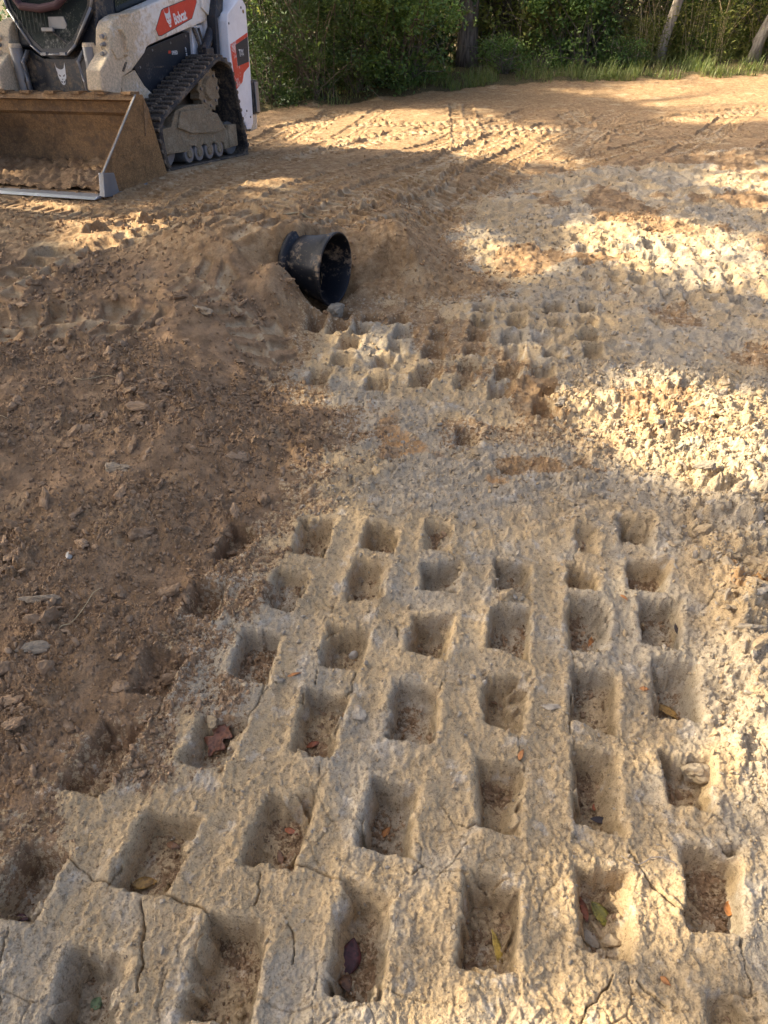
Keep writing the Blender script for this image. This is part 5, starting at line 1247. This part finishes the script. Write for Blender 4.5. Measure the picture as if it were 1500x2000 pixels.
def shrub_meshes(seed, H, R, nl, mat, leaf=.035, bare=.3, wisp=0):
    r = np.random.default_rng(seed)
    nc_ = 70; th = r.uniform(0, 2 * PI, nc_); q = np.sqrt(r.random(nc_)); hz = r.random(nc_) ** .8
    env = R * (0.55 + .55 * np.sin(PI * np.clip(hz, .02, .98)) ** .7)
    cc = np.stack([np.cos(th) * q * env, np.sin(th) * q * env, hz * H], 1)
    lean = r.normal(size=2) * .15 * H; cc[:, :2] += lean * hz[:, None]
    wt = r.random(nc_) ** 1.5 + .1; wt /= wt.sum()
    pick = r.choice(nc_, nl, p=wt); C = cc[pick] + r.normal(size=(nl, 3)) * np.array([.115, .115, .09]) * R * 1.3
    C[:, 2] = np.abs(C[:, 2])
    fol = leaf_cloud('foliage', C, leaf, leaf * .5, mat, rng=r)
    bm = bmesh.new()
    for k in r.choice(nc_, 26 + wisp, replace=False if 26 + wisp < nc_ else True):
        p = cc[k] * r.uniform(.9, 1.15); b0 = r.normal(size=2) * .12 * R; m1 = np.array([b0[0] + p[0] * .35, b0[1] + p[1] * .35, p[2] * .5]) + r.normal(size=3) * .06
        tube([(b0[0], b0[1], -.05), m1, p, p + r.normal(size=3) * np.array([.15, .15, .12])], [.011, .008, .005, .002], 4, bm)
    for k in range(wisp):
        s = cc[r.integers(nc_)]; d = r.normal(size=3) * np.array([.5, .5, .6])
        tube([s, s + d * .5 + r.normal(size=3) * .06, s + d], [.005, .004, .002], 3, bm)
    st = bpy.data.meshes.new('stems'); bm.to_mesh(st); bm.free(); st.materials.append(M['twigs'])
    return fol, st
KIND = {
    'dark': [shrub_meshes(600 + i, 2.3, .85, 7000, 'fol_dark', .032, wisp=4) for i in range(3)],
    'mid': [shrub_meshes(620 + i, 1.5, .75, 4600, 'fol_mid', .040, wisp=10) for i in range(3)],
    'yel': [shrub_meshes(640 + i, 1.8, .8, 3200, 'fol_yel', .046, wisp=14) for i in range(2)],
    'dry': [shrub_meshes(660 + i, 2.2, .8, 1500, 'fol_dry', .034, wisp=60) for i in range(2)],
    'low': [shrub_meshes(680 + i, .55, .45, 1800, 'fol_mid', .024, wisp=4) for i in range(2)]}
DESC = {'dark': 'dark evergreen shrub', 'mid': 'leafy green shrub', 'yel': 'yellow green autumn shrub', 'dry': 'dry brown brush with bare twigs', 'low': 'low green weed clump'}
ORD = ['first', 'second', 'third', 'fourth', 'fifth', 'sixth', 'seventh', 'eighth', 'ninth', 'tenth', 'eleventh', 'twelfth', 'thirteenth', 'fourteenth', 'fifteenth', 'sixteenth', 'seventeenth', 'eighteenth', 'nineteenth', 'twentieth']
def edge_y(x):
    return float(np.interp(x, [p[0] for p in EDGE], [p[1] for p in EDGE]))
ROWS = [
    ('front row', [(-1.65, .75, 'dark'), (-.95, .7, 'dark'), (-.3, .9, 'dark'), (.35, .8, 'mid'), (.70, .95, 'mid'), (2.35, 1.4, 'low'), (3.1, 1.7, 'low'), (3.75, 1.5, 'mid'), (4.5, 1.4, 'low'), (4.3, 2.2, 'mid'), (6.2, 2.2, 'low'), (7.5, 1.9, 'yel'), (8.2, 1.5, 'mid')]),
    ('second wood row', [(-2.0, 2.0, 'dark'), (-1.2, 2.1, 'dry'), (-.5, 2.1, 'dark'), (.1, 2.0, 'yel'), (.45, 2.4, 'dry'), (1.25, 3.4, 'yel'), (2.2, 4.0, 'dry'), (2.9, 3.0, 'yel'), (3.6, 2.8, 'yel'), (4.3, 2.9, 'dry'), (5.0, 3.2, 'yel'), (6.0, 3.2, 'mid'), (6.9, 3.2, 'yel'), (7.8, 2.9, 'mid'), (9.0, 2.8, 'dark')]),
    ('third wood row', [(-5, 4.0, 'dark'), (-2.6, 3.8, 'dark'), (-1.4, 3.8, 'yel'), (-.2, 3.9, 'dark'), (.9, 4.1, 'dark'), (2.0, 4.8, 'dry'), (3.2, 4.6, 'dark'), (4.4, 4.4, 'dry'), (5.6, 4.6, 'dark'), (6.8, 4.5, 'dark'), (8.2, 4.4, 'dark'), (9.8, 4.4, 'mid')])]
for rn, (rname, items) in enumerate(ROWS):
    for i, (sx, dy_, kd) in enumerate(items):
        sy = edge_y(sx) + dy_; z = float(ground_z(sx, sy)[0])
        fol, st = KIND[kd][(i + rn) % len(KIND[kd])]
        nm = {'dry': 'brush', 'low': 'weed_clump'}.get(kd, 'shrub')
        e = empty(nm, (sx, sy, z - .02), (0, 0, random.uniform(0, 6.28))); s = random.uniform(.85, 1.15) * (1 + .18 * rn); e.scale = (s, s, s * random.uniform(.9, 1.1))
        tag(e, f"{DESC[kd]}, {ORD[i]} from left in the {rname}", nm.replace('_', ' '), 'undergrowth along the wood')
        link('foliage', fol, None, e); link('stems', st, None, e)

# sun reaches the ground through these gaps in the crowns
def sun_gap(px, py):
    d = np.full(px.shape, 9.0, np.float32)
    for poly in SUNPATCH:
        d = np.minimum(d, poly_sd(px, py, poly))
    return d
def shadow_xy(C, h=0.1):
    t = (C[:, 2] - h) / SUNV.z
    return C[:, 0] - SUNV.x * t, C[:, 1] - SUNV.y * t

def trunk_mesh(path, radii, limbs, seed, mat):
    r = random.Random(seed); bm = bmesh.new()
    n = len(path); tube(path, radii, 12, bm)
    for v in bm.verts:
        v.co += Vector((r.uniform(-1, 1), r.uniform(-1, 1), 0)) * .012
    for lp in limbs:
        tube(lp, [.07 * (1 - .8 * k / (len(lp) - 1)) for k in range(len(lp))], 6, bm)
    me = bpy.data.meshes.new('trunk'); bm.to_mesh(me); bm.free(); me.materials.append(M[mat]); me.polygons.foreach_set('use_smooth', np.ones(len(me.polygons), bool))
    return me
CROWNS = []
def tree(x, y, rad, lean, ctr_h, cr, label, mat='bark', fol='fol_mid', group='trees of the wood', vines=0):
    z = float(ground_z(x, y)[0]) - .05
    e = empty('tree', (x, y, z)); tag(e, label, 'tree', group)
    top = Vector((lean[0] * ctr_h, lean[1] * ctr_h, ctr_h))
    path = [Vector((0, 0, 0)), Vector((0, 0, .25)) + top * .02, top * .35 + Vector((random.uniform(-.1, .1), random.uniform(-.1, .1), 0)), top * .7, top, top + Vector((lean[0], lean[1], 1)) * cr[2] * .6]
    rr = [rad * 1.35, rad, rad * .88, rad * .7, rad * .5, rad * .1]
    limbs = []
    for k in range(9):
        a = random.uniform(0, 6.28); b = top * random.uniform(.75, 1.1); d = Vector((math.cos(a) * cr[0] * .75, math.sin(a) * cr[1] * .75, random.uniform(.2, 1.0) * cr[2] * .6))
        limbs.append([b, b + d * .5 + Vector((0, 0, .2)), b + d])
    o = link('trunk', trunk_mesh(path, rr, limbs, int(x * 100) % 977, mat), None, e)
    CROWNS.append((e, Vector((x, y, z)) + top, cr, fol))
    if vines:
        bm = bmesh.new()
        for k in range(vines):
            a = random.uniform(0, 6.28); r0 = rad * random.uniform(1.0, 2.6); h = random.uniform(1.2, 3.0)
            pts = [Vector((math.cos(a) * r0 * (1 + .25 * math.sin(j * 1.3 + k)), math.sin(a) * r0, h * j / 7)) for j in range(8)]
            tube(pts, [.010, .009, .009, .008, .007, .006, .005, .004], 4, bm)
        link('vines', bm, 'twigs', e)
    return e
(t0, t1, t2, t3, t4) = TRUNKS
tree(*t0, .20, (.02, 0), 6.0, (2.2, 2.2, 2.6), 'stout dark tree trunk standing alone in the middle of the wood edge')
tree(*t1, .24, (-.02, 0), 6.5, (2.4, 2.4, 2.8), 'pale vine draped tree trunk right of the stout dark trunk', 'bark', 'fol_yel', vines=26)
tree(*t2, .095, (.10, -.02), 5.0, (1.8, 1.8, 2.2), 'slim pale trunk leaning right at the wood edge', 'bark_pale', 'fol_yel')
tree(*t3, .10, (.28, 0), 4.6, (1.8, 1.8, 2.0), 'pale trunk leaning steeply right beside the tall weeds', 'bark_pale', 'fol_yel')
tree(*t4, .10, (.02, 0), 6.0, (2.0, 2.0, 2.4), 'thin dark trunk behind the fern green shrub')
tree(3.05, 16.6, .13, (-.03, 0), 6.2, (2.0, 2.0, 2.4), 'slim brown trunk second to the right of the stout dark trunk')
for k, (bx, by) in enumerate([(-.9, 17.6), (.6, 19.5), (2.4, 20.5), (3.6, 17.8), (5.2, 20.0), (6.6, 18.6), (8.4, 18.5), (7.6, 22.5), (.2, 23.0), (4.4, 23.5)]):
    tree(bx, by, random.uniform(.07, .15), (random.uniform(-.05, .05), 0), 6.5, (2.2, 2.2, 2.8), f"background tree trunk in the shade of the wood, {ORD[k]} of ten planted deeper", 'bark', 'fol_dark')
SHADE = [(-9.9, 2.2), (-9.0, 6.1), (-8.1, 10.0), (-7.4, 13.9), (-10.8, -1.7), (-6.4, 17.8), (-12.2, -5.2)]
for k, (bx, by) in enumerate(SHADE):
    tree(bx, by, .22, (random.uniform(-.03, .03), random.uniform(-.03, .03)), 6.6, (3.5, 3.5, 3.7), f"tall leafy tree left of the road, {ORD[k]} of the row", 'bark', 'fol_mid', 'trees left of the road')

# leaves of all crowns: chosen along sun rays, so that the shade on the site has its gaps
NL = 34000
g0 = np.stack([RNG.uniform(-12, 14, NL * 4), RNG.uniform(-6, 24, NL * 4), np.full(NL * 4, .1)], 1)
gap = sun_gap(g0[:, 0].astype(np.float32), g0[:, 1].astype(np.float32))
clump = fbm(g0[:, 0].astype(np.float32) * .9, g0[:, 1].astype(np.float32) * .9, 3, 130)
acc = (gap + .10 * clump > .02)
near_gap = poly_sd(g0[:, 0].astype(np.float32), g0[:, 1].astype(np.float32), SUNPATCH[5])
acc |= (near_gap < .05) & (RNG.random(len(g0)) < .36 * ss(1.25, .45, g0[:, 0] + .25 * clump))
acc &= ~((clump > .62) & (gap > .3) & (g0[:, 1] > 3.5))
acc &= (RNG.random(len(g0)) < np.where(g0[:, 1] > 12.3, .05 + .10 * (clump < -.1), 1.0))
g0 = g0[acc]
S = np.array(SUNV); leaves = [[] for _ in CROWNS]
cnt = 0
order = RNG.permutation(len(g0))
hits = []
for ci, (e, c, cr, fol) in enumerate(CROWNS):
    R3 = np.array(cr); o_ = (g0 - np.array(c)) / R3; d_ = S / R3
    A = d_ @ d_; B = o_ @ d_; Cc = (o_ * o_).sum(1) - 1; disc = B * B - A * Cc
    ok = disc > 0; sq = np.sqrt(np.maximum(disc, 0)); hits.append((ok, (-B - sq) / A, (-B + sq) / A))
OK = np.stack([h[0] for h in hits], 1).astype(float)
tot = OK.sum(1)
sel = np.where(tot > 0)[0]
pr = RNG.random(len(g0))
cum = np.cumsum(OK / np.maximum(tot, 1)[:, None], 1)
which = (cum < pr[:, None]).sum(1).clip(0, len(CROWNS) - 1)
for ci, (e, c, cr, fol) in enumerate(CROWNS):
    m = (tot > 0) & (which == ci) & hits[ci][0]
    idx = np.where(m)[0]
    t = hits[ci][1][idx] + (hits[ci][2][idx] - hits[ci][1][idx]) * RNG.random(len(idx))
    P = g0[idx] + S * t[:, None] - np.array(e.location)
    if len(P):
        link('crown', leaf_cloud('crown', P, .15, .085, fol), None, e)

# the wood behind, too deep in shade to be told apart
n = 26000
C = np.stack([RNG.uniform(-16, 18, n), RNG.uniform(0, 1, n) ** 1.3 * 16 + 19.5, RNG.random(n) ** 1.2 * 4.0], 1)
cn = fbm((C[:, 0] * .8).astype(np.float32), (C[:, 2] * 1.1 + C[:, 1] * .7).astype(np.float32), 2, 140)
C = C[cn > -.15]
fw = link('far_wood', leaf_cloud('far_wood', C, .11, .06, 'fol_dark')); tag(fw, 'dark mass of leaves deep in the wood behind the shrubs', 'wood', None, 'stuff')
# grass along the edge of the dirt
n = 23000
gx_ = RNG.uniform(-4, 11, n); gd = RNG.random(n) ** 1.4 * 3.2 - .12; ey = np.interp(gx_, [p[0] for p in EDGE], [p[1] for p in EDGE]); gy_ = ey + gd
pat = fbm((gx_ * 1.3).astype(np.float32), (gy_ * 1.3).astype(np.float32), 2, 150)
kp = (pat > -.02) & (RNG.random(n) < np.clip(.25 + (gx_ + .5) * .5, .12, 1))
gx_, gy_, pat = gx_[kp], gy_[kp], pat[kp]; gz_ = terrain(gx_.astype(np.float32), gy_.astype(np.float32))[0]; n = len(gx_)
hgt = (.05 + .16 * RNG.random(n) ** 2) * (1 + pat) ; a = RNG.uniform(0, 2 * PI, n); lx_ = np.cos(a); ly_ = np.sin(a); bend = RNG.uniform(.2, .9, n) * hgt; w = .0065
b0 = np.stack([gx_ - ly_ * w, gy_ + lx_ * w, gz_ - .01], 1); b1 = np.stack([gx_ + ly_ * w, gy_ - lx_ * w, gz_ - .01], 1)
m0 = np.stack([gx_ - ly_ * w * .7 + lx_ * bend * .35, gy_ + lx_ * w * .7 + ly_ * bend * .35, gz_ + hgt * .6], 1); m1 = np.stack([gx_ + ly_ * w * .7 + lx_ * bend * .35, gy_ - lx_ * w * .7 + ly_ * bend * .35, gz_ + hgt * .6], 1)
tp = np.stack([gx_ + lx_ * bend, gy_ + ly_ * bend, gz_ + hgt], 1)
V = np.stack([b0, b1, m1, m0, tp], 1).reshape(-1, 3).astype(np.float32)
ix = np.arange(n * 5, dtype=np.int32).reshape(n, 5); F = np.concatenate([ix[:, [0, 1, 2]], ix[:, [0, 2, 3]], ix[:, [3, 2, 4]]], 1).reshape(-1)
gm = bpy.data.meshes.new('grass'); gm.vertices.add(n * 5); gm.vertices.foreach_set('co', V.ravel()); gm.loops.add(n * 9); gm.loops.foreach_set('vertex_index', F)
gm.polygons.add(n * 3); gm.polygons.foreach_set('loop_start', np.arange(0, n * 9, 3, dtype=np.int32)); gm.polygons.foreach_set('loop_total', np.full(n * 3, 3, np.int32)); gm.update(calc_edges=True); gm.materials.append(M['grass'])
tag(link('grass', gm), 'short sunlit grass along the edge of the dirt', 'grass', None, 'stuff')
# tall seeding weeds on the right
def weed_mesh(seed):
    r = np.random.default_rng(seed); bm = bmesh.new()
    for k in range(12):
        b = r.normal(size=2) * .10; d = r.normal(size=2) * .22; h = r.uniform(.6, 1.35)
        tube([(b[0], b[1], -.03), (b[0] + d[0] * .3, b[1] + d[1] * .3, h * .55), (b[0] + d[0], b[1] + d[1], h)], [.006, .005, .002], 4, bm)
    me = bpy.data.meshes.new('stalks'); bm.to_mesh(me); bm.free(); me.materials.append(M['straw'])
    C = np.stack([r.normal(size=900) * .22, r.normal(size=900) * .22, r.random(900) ** 1.3 * .85], 1)
    return me, leaf_cloud('leaves', C, .045, .010, 'fol_yel', rng=r)
WD = [weed_mesh(700 + i) for i in range(3)]
for i, (wx, wd_) in enumerate([(4.9, 1.7), (5.35, 2.1), (5.9, 2.0), (6.3, 1.6), (6.6, 2.3), (7.1, 2.0), (5.7, 2.8), (2.9, 2.3), (3.4, 2.1)]):
    wy = edge_y(wx) + wd_; e = empty('tall_weed', (wx, wy, float(ground_z(wx, wy)[0])), (0, 0, random.uniform(0, 6))); s = random.uniform(.85, 1.15); e.scale = (s, s, s)
    tag(e, f"tall straw coloured weed with thin stalks, {ORD[i]} of the weeds by the leaning trunks", 'weed', 'tall weeds by the leaning trunks')
    link('stalks', WD[i % 3][0], None, e); link('leaves', WD[i % 3][1], None, e)
